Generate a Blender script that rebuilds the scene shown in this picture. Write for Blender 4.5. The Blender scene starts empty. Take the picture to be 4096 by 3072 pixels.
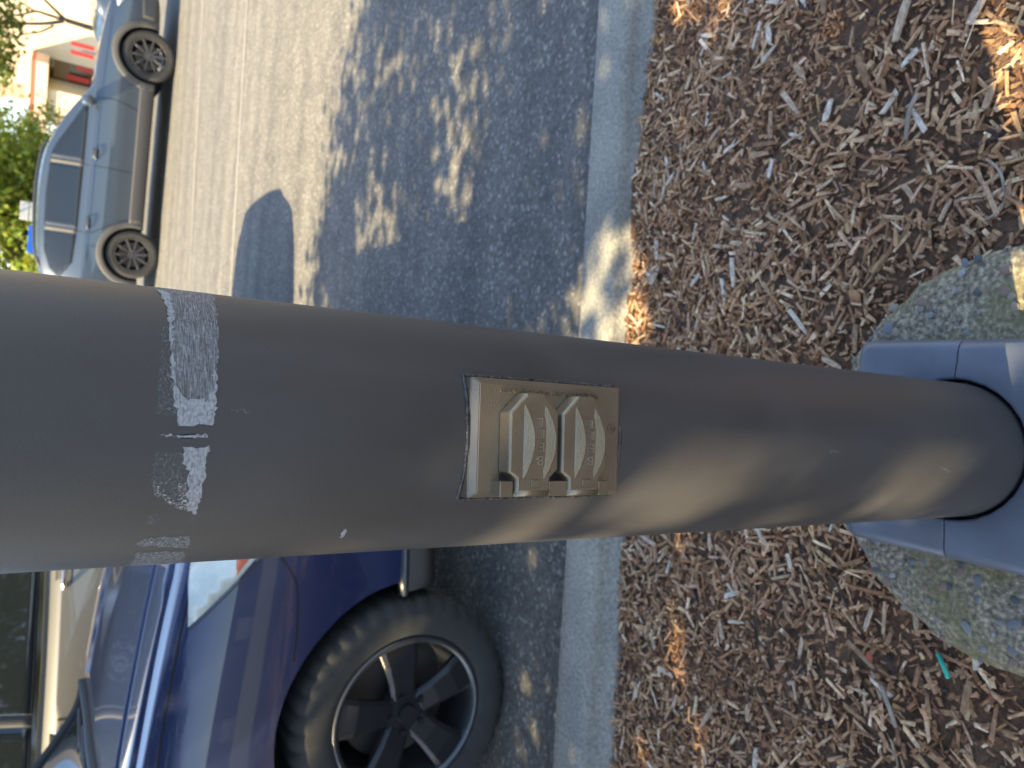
import bpy, bmesh, math, random
import numpy as np
from mathutils import Vector, Matrix
from mathutils.bvhtree import BVHTree
R = math.radians
rnd = random.Random(7)
NP = np.random.default_rng(11)
sc = bpy.context.scene
COL = sc.collection

# ------------------------------------------------------------------ camera
H = 1.25                                   # camera height above the road at the kerb
FPX = 2930.0                               # focal length in pixels of the 4096 px wide photo
PITCH = R(31.5)
ROLL = math.atan2(351, 4763)
F_ = Vector((0, math.cos(PITCH), -math.sin(PITCH)))
U0 = Vector((0, math.sin(PITCH), math.cos(PITCH)))
R0 = Vector((1, 0, 0))
R_ = R0 * math.cos(ROLL) + U0 * math.sin(ROLL)
U_ = U0 * math.cos(ROLL) - R0 * math.sin(ROLL)
CAM = Vector((0, 0, H))
cd = bpy.data.cameras.new('camera'); cam = bpy.data.objects.new('camera', cd); COL.objects.link(cam)
cd.sensor_fit = 'HORIZONTAL'; cd.sensor_width = 36; cd.lens = 36 * FPX / 4096
cd.clip_start = .01; cd.clip_end = 800
cd.dof.use_dof = True; cd.dof.focus_distance = .45; cd.dof.aperture_fstop = 12.5
X_, Y_, Z_ = -U_, R_, -F_                  # the photo is turned on its side
cam.matrix_world = Matrix(((X_.x, Y_.x, Z_.x, 0), (X_.y, Y_.y, Z_.y, 0), (X_.z, Y_.z, Z_.z, H), (0, 0, 0, 1)))
sc.camera = cam

def ray(x, y):
    return (F_ + R_ * ((1536 - y) / FPX) + U_ * ((2048 - x) / FPX)).normalized()
def atz(x, y, z):
    d = ray(x, y); return CAM + d * ((z - H) / d.z)
def aty(x, y, Y):
    d = ray(x, y); return CAM + d * (Y / d.y)

# ------------------------------------------------------------------ world, sun, exposure
SUN_EL, SUN_AZ = R(48), R(14)
SUN = Vector((-math.cos(SUN_EL) * math.cos(SUN_AZ), -math.cos(SUN_EL) * math.sin(SUN_AZ), math.sin(SUN_EL)))
w = bpy.data.worlds.new('World'); sc.world = w; w.use_nodes = True
nt = w.node_tree; bg = nt.nodes['Background']
sky = nt.nodes.new('ShaderNodeTexSky'); sky.sky_type = 'NISHITA'; sky.sun_disc = False
sky.sun_elevation = SUN_EL; sky.sun_rotation = math.atan2(SUN.x, SUN.y)
sky.dust_density = 1.1; sky.ozone_density = 1.0
nt.links.new(sky.outputs[0], bg.inputs[0]); bg.inputs[1].default_value = .115
sd = bpy.data.lights.new('sun', 'SUN'); sd.energy = 4.2; sd.angle = R(.53); sd.color = (1, .81, .48)
so = bpy.data.objects.new('sun', sd); COL.objects.link(so)
so.rotation_euler = SUN.to_track_quat('Z', 'Y').to_euler(); so.location = (-6, -3, 9)
sc.view_settings.view_transform = 'Standard'; sc.view_settings.look = 'None'
sc.view_settings.gamma = 1; sc.view_settings.use_curve_mapping = False
sc.view_settings.exposure = 2.0
sc.cycles.max_bounces = 8; sc.cycles.transparent_max_bounces = 12
sc.cycles.sample_clamp_indirect = 6

# ------------------------------------------------------------------ materials
M = {}
def mat(name, col, rough=.6, metal=0., var=0., scale=20., bump=0., bscale=60., coat=0., emit=None, var_col=None, coords='Object', stretch=None, spec=.5):
    m = bpy.data.materials.new(name); m.use_nodes = True
    n = m.node_tree.nodes; l = m.node_tree.links; b = n['Principled BSDF']
    b.inputs['Base Color'].default_value = (*col, 1); b.inputs['Roughness'].default_value = rough
    b.inputs['Metallic'].default_value = metal; b.inputs['Specular IOR Level'].default_value = spec
    if coat: b.inputs['Coat Weight'].default_value = coat; b.inputs['Coat Roughness'].default_value = .04
    tc = n.new('ShaderNodeTexCoord'); src = tc.outputs[coords]
    if stretch:
        mp = n.new('ShaderNodeMapping'); mp.inputs['Scale'].default_value = stretch
        l.new(src, mp.inputs[0]); src = mp.outputs[0]
    if var:
        t = n.new('ShaderNodeTexNoise'); t.inputs['Scale'].default_value = scale; t.inputs['Detail'].default_value = 6
        t.inputs['Roughness'].default_value = .65
        l.new(src, t.inputs['Vector'])
        rp = n.new('ShaderNodeValToRGB'); e = rp.color_ramp.elements
        c2 = var_col or tuple(min(1, c * (1 + var)) for c in col)
        e[0].position = .3; e[0].color = (*[c * (1 - var * .7) for c in col], 1)
        e[1].position = .72; e[1].color = (*c2, 1)
        l.new(t.outputs['Fac'], rp.inputs[0]); l.new(rp.outputs[0], b.inputs['Base Color'])
    if bump:
        t2 = n.new('ShaderNodeTexNoise'); t2.inputs['Scale'].default_value = bscale; t2.inputs['Detail'].default_value = 5
        l.new(src, t2.inputs['Vector'])
        bp = n.new('ShaderNodeBump'); bp.inputs['Strength'].default_value = bump; bp.inputs['Distance'].default_value = .02
        l.new(t2.outputs['Fac'], bp.inputs['Height']); l.new(bp.outputs[0], b.inputs['Normal'])
    if emit:
        b.inputs['Emission Color'].default_value = (*emit[0], 1); b.inputs['Emission Strength'].default_value = emit[1]
    M[name] = m; return m

def ramp(n, pts):
    rp = n.new('ShaderNodeValToRGB'); e = rp.color_ramp.elements
    while len(e) < len(pts): e.new(.5)
    for k, (p, c) in enumerate(pts): e[k].position = p; e[k].color = (*c, 1)
    return rp

def paint(name, col, flake=.25):
    m = mat(name, col, rough=.38, metal=flake, coat=1.0)
    m.node_tree.nodes['Principled BSDF'].inputs['Coat Roughness'].default_value = .02
    return m

# asphalt: fine aggregate, wheel-polished bands along the lane
def asphalt():
    m = mat('asphalt', (.12, .115, .105), rough=.85)
    n = m.node_tree.nodes; l = m.node_tree.links; b = n['Principled BSDF']; tc = n.new('ShaderNodeTexCoord')
    v = n.new('ShaderNodeTexVoronoi'); v.inputs['Scale'].default_value = 95; l.new(tc.outputs['Object'], v.inputs['Vector'])
    r1 = ramp(n, [(0, (.08, .077, .068)), (.45, (.11, .105, .093)), (.85, (.138, .132, .118)), (1, (.27, .26, .235))])
    sx = n.new('ShaderNodeSeparateXYZ'); l.new(v.outputs['Color'], sx.inputs[0]); l.new(sx.outputs[0], r1.inputs[0])
    mp = n.new('ShaderNodeMapping'); mp.inputs['Scale'].default_value = (.12, 2.2, 1); l.new(tc.outputs['Object'], mp.inputs[0])
    t = n.new('ShaderNodeTexNoise'); t.inputs['Scale'].default_value = 1.6; t.inputs['Detail'].default_value = 4; l.new(mp.outputs[0], t.inputs['Vector'])
    r2 = ramp(n, [(.32, (.8, .8, .8)), (.62, (1.2, 1.19, 1.16))]); l.new(t.outputs['Fac'], r2.inputs[0])
    t3 = n.new('ShaderNodeTexNoise'); t3.inputs['Scale'].default_value = 7; t3.inputs['Detail'].default_value = 8; l.new(tc.outputs['Object'], t3.inputs['Vector'])
    r3 = ramp(n, [(.3, (.82, .82, .83)), (.7, (1.15, 1.14, 1.12))]); l.new(t3.outputs['Fac'], r3.inputs[0])
    mx = n.new('ShaderNodeMix'); mx.data_type = 'RGBA'; mx.blend_type = 'MULTIPLY'; mx.inputs[0].default_value = 1
    l.new(r1.outputs[0], mx.inputs[6]); l.new(r2.outputs[0], mx.inputs[7])
    mx2 = n.new('ShaderNodeMix'); mx2.data_type = 'RGBA'; mx2.blend_type = 'MULTIPLY'; mx2.inputs[0].default_value = 1
    l.new(mx.outputs[2], mx2.inputs[6]); l.new(r3.outputs[0], mx2.inputs[7]); l.new(mx2.outputs[2], b.inputs['Base Color'])
    bp = n.new('ShaderNodeBump'); bp.inputs['Strength'].default_value = .3; bp.inputs['Distance'].default_value = .005
    l.new(v.outputs['Distance'], bp.inputs['Height']); l.new(bp.outputs[0], b.inputs['Normal'])
asphalt()

def concrete(name, base, dark, light, moss=None, sc1=4, sc2=120):
    m = mat(name, base, rough=.9)
    n = m.node_tree.nodes; l = m.node_tree.links; b = n['Principled BSDF']; tc = n.new('ShaderNodeTexCoord')
    t = n.new('ShaderNodeTexNoise'); t.inputs['Scale'].default_value = sc2; t.inputs['Detail'].default_value = 4; l.new(tc.outputs['Object'], t.inputs['Vector'])
    r1 = ramp(n, [(.3, dark), (.5, base), (.72, light)]); l.new(t.outputs['Fac'], r1.inputs[0])
    t2 = n.new('ShaderNodeTexNoise'); t2.inputs['Scale'].default_value = sc1; t2.inputs['Detail'].default_value = 7; l.new(tc.outputs['Object'], t2.inputs['Vector'])
    r2 = ramp(n, [(.35, (.72, .73, .74)), (.68, (1.12, 1.1, 1.05))]); l.new(t2.outputs['Fac'], r2.inputs[0])
    mx = n.new('ShaderNodeMix'); mx.data_type = 'RGBA'; mx.blend_type = 'MULTIPLY'; mx.inputs[0].default_value = 1
    l.new(r1.outputs[0], mx.inputs[6]); l.new(r2.outputs[0], mx.inputs[7]); out = mx.outputs[2]
    if moss:
        t4 = n.new('ShaderNodeTexNoise'); t4.inputs['Scale'].default_value = 9; t4.inputs['Detail'].default_value = 8; l.new(tc.outputs['Object'], t4.inputs['Vector'])
        r4 = ramp(n, [(.46, (0, 0, 0)), (.62, (.75, .75, .75))]); l.new(t4.outputs['Fac'], r4.inputs[0])
        m2 = n.new('ShaderNodeMix'); m2.data_type = 'RGBA'; m2.inputs[7].default_value = (*moss, 1)
        l.new(r4.outputs[0], m2.inputs[0]); l.new(out, m2.inputs[6]); out = m2.outputs[2]
    l.new(out, b.inputs['Base Color'])
    bp = n.new('ShaderNodeBump'); bp.inputs['Strength'].default_value = .5; bp.inputs['Distance'].default_value = .004
    l.new(t.outputs['Fac'], bp.inputs['Height']); l.new(bp.outputs[0], b.inputs['Normal'])
    return m
concrete('kerb_concrete', (.30, .285, .24), (.21, .2, .17), (.41, .39, .335))
concrete('footing_concrete', (.25, .208, .142), (.08, .07, .052), (.55, .47, .33), moss=(.14, .125, .045), sc1=9, sc2=170)

def chip_material(name, objinfo):
    m = mat(name, (.25, .15, .1), rough=.85, spec=.25)
    n = m.node_tree.nodes; l = m.node_tree.links; b = n['Principled BSDF']
    if objinfo:
        oi = n.new('ShaderNodeObjectInfo')
        rp = ramp(n, [(0, (.27, .16, .09)), (.2, (.40, .26, .155)), (.45, (.52, .39, .265)), (.7, (.6, .5, .38)), (1, (.68, .61, .5))])
        l.new(oi.outputs['Random'], rp.inputs[0]); out = rp.outputs[0]
    else:
        at = n.new('ShaderNodeVertexColor'); at.layer_name = 'Col'; out = at.outputs[0]
    tc = n.new('ShaderNodeTexCoord'); t = n.new('ShaderNodeTexNoise'); t.inputs['Scale'].default_value = 180
    l.new(tc.outputs['Object'], t.inputs['Vector'])
    r2 = ramp(n, [(.3, (.65, .62, .6)), (.7, (1.15, 1.13, 1.1))]); l.new(t.outputs['Fac'], r2.inputs[0])
    mx = n.new('ShaderNodeMix'); mx.data_type = 'RGBA'; mx.blend_type = 'MULTIPLY'; mx.inputs[0].default_value = 1
    l.new(out, mx.inputs[6]); l.new(r2.outputs[0], mx.inputs[7]); l.new(mx.outputs[2], b.inputs['Base Color'])
chip_material('chip_single', True); chip_material('chip_mass', False)
mat('mulch_soil', (.18, .105, .06), rough=.95, var=.7, scale=38, bump=1., bscale=150)
mat('ground_grass', (.1, .11, .05), rough=.95, var=.4, scale=3)

# pole paint: matte dark bronze, faint smears
def pole_paint():
    m = mat('pole_paint', (.062, .058, .058), rough=.5, spec=.4)
    n = m.node_tree.nodes; l = m.node_tree.links; b = n['Principled BSDF']; tc = n.new('ShaderNodeTexCoord')
    mp = n.new('ShaderNodeMapping'); mp.inputs['Scale'].default_value = (9, 9, 3.5); mp.inputs['Rotation'].default_value = (.5, .3, 0)
    l.new(tc.outputs['Object'], mp.inputs[0])
    t = n.new('ShaderNodeTexNoise'); t.inputs['Scale'].default_value = 2; t.inputs['Detail'].default_value = 9; t.inputs['Distortion'].default_value = .6; l.new(mp.outputs[0], t.inputs['Vector'])
    r1 = ramp(n, [(.3, (.048, .046, .045)), (.55, (.058, .055, .055)), (.75, (.068, .065, .063))]); l.new(t.outputs['Fac'], r1.inputs[0])
    # dull smudges that change the gloss
    r2 = ramp(n, [(.3, (.44, .44, .44)), (.7, (.56, .56, .56))]); l.new(t.outputs['Fac'], r2.inputs[0]); l.new(r2.outputs[0], b.inputs['Roughness'])
    # fine specks of dust
    v = n.new('ShaderNodeTexVoronoi'); v.inputs['Scale'].default_value = 95; l.new(tc.outputs['Object'], v.inputs['Vector'])
    r3 = ramp(n, [(0, (1, 1, 1)), (.035, (0, 0, 0))]); l.new(v.outputs['Distance'], r3.inputs[0])
    t5 = n.new('ShaderNodeTexNoise'); t5.inputs['Scale'].default_value = 13; l.new(tc.outputs['Object'], t5.inputs['Vector'])
    r5 = ramp(n, [(.56, (0, 0, 0)), (.62, (.8, .8, .8))]); l.new(t5.outputs['Fac'], r5.inputs[0])
    mu = n.new('ShaderNodeMath'); mu.operation = 'MULTIPLY'; l.new(r3.outputs[0], mu.inputs[0]); l.new(r5.outputs[0], mu.inputs[1])
    mx = n.new('ShaderNodeMix'); mx.data_type = 'RGBA'; mx.inputs[7].default_value = (.3, .29, .27, 1)
    l.new(mu.outputs[0], mx.inputs[0]); l.new(r1.outputs[0], mx.inputs[6]); l.new(mx.outputs[2], b.inputs['Base Color'])
    t6 = n.new('ShaderNodeTexNoise'); t6.inputs['Scale'].default_value = 700; l.new(tc.outputs['Object'], t6.inputs['Vector'])
    bp = n.new('ShaderNodeBump'); bp.inputs['Strength'].default_value = .12; bp.inputs['Distance'].default_value = .001
    l.new(t6.outputs['Fac'], bp.inputs['Height']); l.new(bp.outputs[0], b.inputs['Normal'])
pole_paint()
mat('cover_plastic', (.105, .116, .138), rough=.36, var=.18, scale=14, bump=.05, bscale=300)
mat('bronze', (.235, .195, .14), rough=.34, metal=.6, var=.16, scale=40, bump=.10, bscale=900)
mat('bronze_highlit', (.42, .36, .27), rough=.3, metal=.6)  # letter bronze, lightened to paint in the highlights on the raised edges
mat('bronze_dark', (.03, .025, .02), rough=.6)
mat('sealant', (.03, .029, .028), rough=.35, var=.5, scale=120, var_col=(.1, .098, .095), bump=.4, bscale=300)

def residue(name, lo, hi, col=(.36, .375, .39), sx=(30, 30, 400), rough=.7, scl=1.):
    m = mat(name, col, rough=rough)
    n = m.node_tree.nodes; l = m.node_tree.links; b = n['Principled BSDF']; tc = n.new('ShaderNodeTexCoord')
    mp = n.new('ShaderNodeMapping'); mp.inputs['Scale'].default_value = sx; l.new(tc.outputs['UV'], mp.inputs[0])
    t = n.new('ShaderNodeTexNoise'); t.inputs['Scale'].default_value = scl; t.inputs['Detail'].default_value = 6; t.inputs['Roughness'].default_value = .7; t.inputs['Distortion'].default_value = .8
    l.new(mp.outputs[0], t.inputs['Vector'])
    rp = ramp(n, [(lo, (0, 0, 0)), (hi, (1, 1, 1))]); l.new(t.outputs['Fac'], rp.inputs[0])
    l.new(rp.outputs[0], b.inputs['Alpha'])
    t2 = n.new('ShaderNodeTexNoise'); t2.inputs['Scale'].default_value = 60; t2.inputs['Detail'].default_value = 6; l.new(tc.outputs['UV'], t2.inputs['Vector'])
    r2 = ramp(n, [(.3, tuple(c * .55 for c in col)), (.7, tuple(c * 1.15 for c in col))]); l.new(t2.outputs['Fac'], r2.inputs[0]); l.new(r2.outputs[0], b.inputs['Base Color'])
    return m
residue('residue_dense', .22, .5, sx=(16, 130, 1))
residue('residue_smear', .40, .62, sx=(10, 260, 1))
residue('residue_faint', .46, .70, col=(.22, .23, .245), sx=(60, 120, 1))
residue('residue_dots', .50, .60, col=(.5, .5, .49), sx=(110, 90, 1), rough=.25)
residue('residue_hatch', .44, .58, col=(.3, .32, .34), sx=(200, 60, 1))

paint('paint_blue', (.008, .018, .07), .1)
paint('paint_slate', (.045, .066, .096), .3)
paint('paint_silver', (.15, .148, .138), .35)
paint('paint_dark', (.04, .06, .085), .3)
mat('glass_dark', (.012, .016, .018), rough=.03, spec=.8)
mat('tyre_rubber', (.03, .029, .027), rough=.8, var=.3, scale=25)
mat('rim_grey', (.10, .10, .105), rough=.32, metal=.7)
mat('rim_dark', (.022, .022, .025), rough=.35, metal=.3)
mat('chrome', (.72, .72, .72), rough=.1, metal=1)
mat('black_plastic', (.028, .028, .028), rough=.55)
mat('cladding', (.085, .08, .075), rough=.7)
mat('seam_dark', (.004, .004, .004), rough=.8)
mat('lamp_clear', (.55, .62, .6), rough=.06, coat=1, var=.35, scale=9)
mat('lamp_amber', (.75, .2, .12), rough=.1, coat=1)
mat('lamp_red', (.5, .02, .02), rough=.1, coat=1)
mat('brake_disc', (.12, .1, .09), rough=.5, metal=.6)
mat('stucco', (.62, .50, .36), rough=.9, var=.06, scale=2)
mat('stucco_pink', (.62, .46, .34), rough=.9, var=.06, scale=2)
mat('red_trim', (.5, .10, .05), rough=.6)
mat('red_panel', (.6, .06, .05), rough=.5)
mat('white_panel', (.5, .5, .48), rough=.5)
mat('blue_panel', (.01, .12, .62), rough=.4)
mat('shop_glass', (.03, .028, .026), rough=.08)
mat('shop_wood', (.22, .15, .10), rough=.7)
mat('bark', (.12, .09, .07), rough=.9, var=.4, scale=9, bump=.6, bscale=14)
mat('teal_plastic', (.03, .42, .3), rough=.4)
mat('dry_leaf', (.36, .19, .08), rough=.7)
mat('twig', (.30, .24, .18), rough=.85, var=.4, scale=30)
mat('metal_post', (.3, .3, .3), rough=.4, metal=.8)

def leaf_mat(name, col, trans=.35):
    m = mat(name, col, rough=.55)
    n = m.node_tree.nodes; l = m.node_tree.links; b = n['Principled BSDF']
    at = n.new('ShaderNodeVertexColor'); at.layer_name = 'Col'
    mx = n.new('ShaderNodeMix'); mx.data_type = 'RGBA'; mx.blend_type = 'MULTIPLY'; mx.inputs[0].default_value = 1
    mx.inputs[6].default_value = (*col, 1); l.new(at.outputs[0], mx.inputs[7]); l.new(mx.outputs[2], b.inputs['Base Color'])
    tr = n.new('ShaderNodeBsdfTranslucent'); l.new(mx.outputs[2], tr.inputs[0])
    ms = n.new('ShaderNodeMixShader'); ms.inputs[0].default_value = trans
    l.new(b.outputs[0], ms.inputs[1]); l.new(tr.outputs[0], ms.inputs[2]); l.new(ms.outputs[0], n['Material Output'].inputs[0])
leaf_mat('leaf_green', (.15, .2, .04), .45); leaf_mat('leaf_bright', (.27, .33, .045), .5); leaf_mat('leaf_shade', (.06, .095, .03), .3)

# ------------------------------------------------------------------ helpers
def mesh(name, verts, faces, material, parent=None, smooth=False, loc=None):
    me = bpy.data.meshes.new(name); me.from_pydata([tuple(v) for v in verts], [], faces); me.update()
    return link(name, me, material, parent, smooth, loc)
def link(name, me, material, parent=None, smooth=False, loc=None):
    if material and not me.materials: me.materials.append(M[material])
    if smooth: me.polygons.foreach_set('use_smooth', [True] * len(me.polygons))
    o = bpy.data.objects.new(name, me); COL.objects.link(o)
    if parent: o.parent = parent
    if loc is not None: o.location = loc
    return o
def from_bm(name, bm, material, parent=None, smooth=False, loc=None):
    bmesh.ops.recalc_face_normals(bm, faces=bm.faces)
    me = bpy.data.meshes.new(name); bm.to_mesh(me); bm.free()
    return link(name, me, material, parent, smooth, loc)
def tag(o, label=None, cat=None, group=None, kind=None):
    if label: o['label'] = label
    if cat: o['category'] = cat
    if group: o['group'] = group
    if kind: o['kind'] = kind
    return o
def empty(name, loc=(0, 0, 0), parent=None):
    o = bpy.data.objects.new(name, None); COL.objects.link(o); o.location = loc; o.empty_display_size = .1
    if parent: o.parent = parent
    return o
def bm_box(bm, c, s, rot=None, bev=0.):
    r = bmesh.ops.create_cube(bm, size=1)
    mt = Matrix.Translation(c) @ (rot or Matrix()) @ Matrix.Diagonal((*s, 1))
    bmesh.ops.transform(bm, matrix=mt, verts=r['verts'])
    if bev:
        es = list({e for v in r['verts'] for e in v.link_edges})
        bmesh.ops.bevel(bm, geom=es, offset=bev, segments=2, affect='EDGES', profile=.5)
def box(name, c, s, material, parent=None, bev=0., rot=None):
    bm = bmesh.new(); bm_box(bm, Vector(c), s, rot, bev); return from_bm(name, bm, material, parent)
def bm_prism(bm, pts, z0, z1):
    """pts (x,y) polygon extruded from z0 to z1"""
    a = [bm.verts.new((p[0], p[1], z0)) for p in pts]; b = [bm.verts.new((p[0], p[1], z1)) for p in pts]
    n = len(pts)
    bm.faces.new(a[::-1]); bm.faces.new(b)
    for i in range(n): bm.faces.new((a[i], a[(i + 1) % n], b[(i + 1) % n], b[i]))
    return a, b
def tube(pts, rad, seg=8):
    vs, fs = [], []
    n = len(pts); pts = [Vector(p) for p in pts]
    for i, p in enumerate(pts):
        t = (pts[min(i + 1, n - 1)] - pts[max(i - 1, 0)]).normalized()
        a = t.orthogonal().normalized() if i == 0 else (a - t * a.dot(t)).normalized()
        b = t.cross(a); r = rad[i] if isinstance(rad, (list, tuple)) else rad
        for k in range(seg):
            an = 2 * math.pi * k / seg; vs.append(p + (a * math.cos(an) + b * math.sin(an)) * r)
    for i in range(n - 1):
        for k in range(seg):
            k2 = (k + 1) % seg; fs.append((i * seg + k, i * seg + k2, (i + 1) * seg + k2, (i + 1) * seg + k))
    fs.append(tuple(range(seg))[::-1]); fs.append(tuple(range((n - 1) * seg, n * seg)))
    return vs, fs
def catmull(P, sub):
    P = np.array(P, float); n = len(P); out = []
    for i in range(n - 1):
        p0 = P[max(i - 1, 0)]; p1 = P[i]; p2 = P[i + 1]; p3 = P[min(i + 2, n - 1)]
        for k in range(sub):
            t = k / sub
            out.append(.5 * ((2 * p1) + (p2 - p0) * t + (2 * p0 - 5 * p1 + 4 * p2 - p3) * t * t + (3 * p1 - p0 - 3 * p2 + p3) * t ** 3))
    out.append(P[-1]); return np.array(out)
def text_mesh(name, txt, size, depth, material, parent, mtx, spacing=1.0, bold=0.):
    cu = bpy.data.curves.new(name, 'FONT'); cu.body = txt; cu.size = size; cu.extrude = depth; cu.align_x = 'CENTER'; cu.align_y = 'CENTER'
    cu.space_character = spacing; cu.offset = bold; cu.resolution_u = 3
    o = bpy.data.objects.new(name, cu); COL.objects.link(o)
    dg = bpy.context.evaluated_depsgraph_get(); me = bpy.data.meshes.new_from_object(o.evaluated_get(dg))
    bpy.data.objects.remove(o); bpy.data.curves.remove(cu)
    me.transform(mtx); me.materials.clear()
    return link(name, me, material, parent)

# ------------------------------------------------------------------ ground, road, kerb, mulch
SLOPE = .02
def road_z(Y): return SLOPE * (Y - 1.5)
KROT = .0226
def kerb_line(x): return 1.52 + KROT * x       # road-side top edge of the kerb
xs = np.linspace(-40, 40, 60)
v = []; f = []
ys = [1.40, 1.7, 2.5, 4, 6, 9, 12, 16, 19.5]
for y in ys:
    for x in xs: v.append((x, y + (KROT * x if y < 2 else 0), road_z(y)))
for j in range(len(ys) - 1):
    for i in range(len(xs) - 1):
        a = j * len(xs) + i; f.append((a, a + 1, a + 1 + len(xs), a + len(xs)))
road = mesh('road', v, f, 'asphalt'); tag(road, 'grey worn asphalt of the car park lane', None, kind='structure')
mat('joint_sealed', (.27, .26, .23), rough=.9, var=.25, scale=30)
for (a0, a1) in (((990, 0), (925, 1150)), ((810, 0), (755, 1130))):     # pale sealed joints along the lane
    P0, P1 = [atz(a, b, road_z(atz(a, b, .1).y)) for a, b in (a0, a1)]; d_ = (P0 - P1).normalized(); vv_j, ff_j = [], []
    for k in range(61):
        q = P1 + d_ * (-14 + k * .5); wj = .022 + rnd.uniform(-.006, .006)
        for sgn in (-1, 1): vv_j.append((q.x, q.y + sgn * wj, road_z(q.y + sgn * wj) + .004))
    for k in range(60): ff_j.append((2 * k, 2 * k + 2, 2 * k + 3, 2 * k + 1))
    mesh('sealed_joint', vv_j, ff_j, 'joint_sealed', road)
gv = [(-400, 19.3, .34), (400, 19.3, .34), (400, 420, .5), (-400, 420, .5)]
far_ground = mesh('ground', gv, [(0, 1, 2, 3)], 'ground_grass'); tag(far_ground, kind='structure')
box('far_kerb', (0, 19.45, .40), (80, .18, .22), 'kerb_concrete', bev=.02)['kind'] = 'structure'
gv2 = [(-400, -400, -.02), (400, -400, -.02), (400, 1.5, -.02), (-400, 1.5, -.02)]
tag(mesh('ground', gv2, [(0, 1, 2, 3)], 'ground_grass'), kind='structure')

# kerb: rounded top, slightly uneven, with the lower back lip seen beside the mulch
prof = [(.004, -.06), (.0, .10), (-.006, .128), (-.018, .139), (-.05, .142), (-.10, .142), (-.118, .1405), (-.132, .135), (-.138, .122), (-.140, .106), (-.147, .099), (-.172, .096), (-.180, .086), (-.182, -.06)]
kx = np.concatenate([np.linspace(-30, -2.5, 40), np.linspace(-2.45, 3, 190), np.linspace(3.1, 30, 40)])
v, f = [], []
for i, x in enumerate(kx):
    for k, (dy, z) in enumerate(prof):
        j = .0007 if 1 < k < 8 else .0014
        v.append((x, kerb_line(x) + dy + rnd.gauss(0, j), z + rnd.gauss(0, j * .55)))
m_ = len(prof)
for i in range(len(kx) - 1):
    for k in range(m_ - 1):
        a = i * m_ + k; f.append((a, a + 1, a + m_ + 1, a + m_))
tag(mesh('kerb', v, f, 'kerb_concrete', smooth=True), 'grey concrete kerb between the mulch bed and the road', kind='structure')

FOOT = Vector((-.04, .405)); FR = .25
def mulch_z(x, y):
    t = np.clip((kerb_line(x) - .17 - y) / .72, 0, 1); s = t * t * (3 - 2 * t)
    z = .088 + .012 * np.sin(x * 3.1 + .6) + .158 * s
    z += .012 * np.sin(x * 5.1 + 1.3 * np.sin(y * 4)) * np.sin(y * 6.3 + .7) + .006 * np.sin(x * 17 + y * 9) * np.sin(y * 21 - x * 5)
    return z
gx = np.concatenate([np.linspace(-12, -1.6, 30), np.linspace(-1.55, 1.8, 170), np.linspace(1.9, 12, 30)]); gy = np.linspace(-4, 1.37, 160)
v, f = [], []
for y in gy:
    for x in gx:
        yy = min(y + KROT * x, kerb_line(x) - .15) if y > 1.2 else y
        v.append((x, yy, float(mulch_z(x, yy)) + rnd.gauss(0, .0025)))
n = len(gx)
for j in range(len(gy) - 1):
    for i in range(n - 1):
        a = j * n + i; f.append((a, a + 1, a + n + 1, a + n))
mulch = mesh('mulch_bed', v, f, 'mulch_soil', smooth=True); tag(mulch, 'brown wood chip mulch bed between kerb and camera', kind='structure')

PAL = np.array([(.15, .09, .058), (.20, .125, .08), (.25, .165, .11), (.31, .22, .155), (.37, .285, .21), (.45, .375, .295), (.55, .495, .42)]) * (1.62, 1.42, 1.18)
def ok_spot(x, y):
    return (x - FOOT.x) ** 2 + (y - FOOT.y) ** 2 > (FR + .004) ** 2 and y < kerb_line(x) - .168
def rotm(yaw, pit, rol):
    return (Matrix.Rotation(yaw, 3, 'Z') @ Matrix.Rotation(pit, 3, 'Y') @ Matrix.Rotation(rol, 3, 'X'))
# the mass of fine chips, splinters and crumbs
cube = np.array([(-1, -1, -1), (1, -.7, -1), (1, .7, -1), (-1, 1, -1), (-1, -1, 1), (1, -.7, 1), (1, .7, 1), (-1, 1, 1)], float) * .5
cf = [(0, 3, 2, 1), (4, 5, 6, 7), (0, 1, 5, 4), (1, 2, 6, 5), (2, 3, 7, 6), (3, 0, 4, 7)]
V, Fc, CC = [], [], []
count = 0
# chips lie thicker in some patches, leaving fine brown crumbs between
while count < 41500:
    x = rnd.uniform(-1.2, 1.5); y = rnd.uniform(-.02, 1.375)
    if not ok_spot(x, y): continue
    patch = math.sin(x * 6.3 + 2) * math.sin(y * 7.7 + 1) + math.sin(x * 13 + y * 5)
    big = rnd.random() < (.46 if patch > -.5 else .15)
    if big:
        L = rnd.choice((.012, .016, .02, .026, .032, .04)) * rnd.uniform(.8, 1.2); W = rnd.uniform(.0022, .0072); T = rnd.uniform(.0015, .0042)
        ci = min(6, max(0, int(rnd.gauss(3.6, 1.5))))
    else:
        L = rnd.uniform(.005, .015); W = rnd.uniform(.002, .006); T = rnd.uniform(.001, .003)
        ci = min(5, max(0, int(rnd.gauss(2.1, 1.3))))
    m3 = np.array(rotm(rnd.uniform(0, 6.283), rnd.gauss(0, .32), rnd.gauss(0, .6)))
    p = (cube * (L, W, T) * NP.uniform(.75, 1.25, (8, 3))) @ m3.T + (x, y, float(mulch_z(x, y)) + rnd.uniform(.001, .012))
    b = len(V); V.extend(p.tolist()); Fc.extend([tuple(b + k for k in q) for q in cf])
    c = PAL[ci] * rnd.uniform(.75, 1.25) * np.array((1, rnd.uniform(.95, 1.03), rnd.uniform(.88, 1.02)))
    if rnd.random() < .004: c = np.array((.3, .12, .08))
    if rnd.random() < .02: c = np.array((.07, .055, .05))
    CC.append(c); count += 1
me = bpy.data.meshes.new('wood_chips'); me.from_pydata(V, [], Fc)
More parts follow.
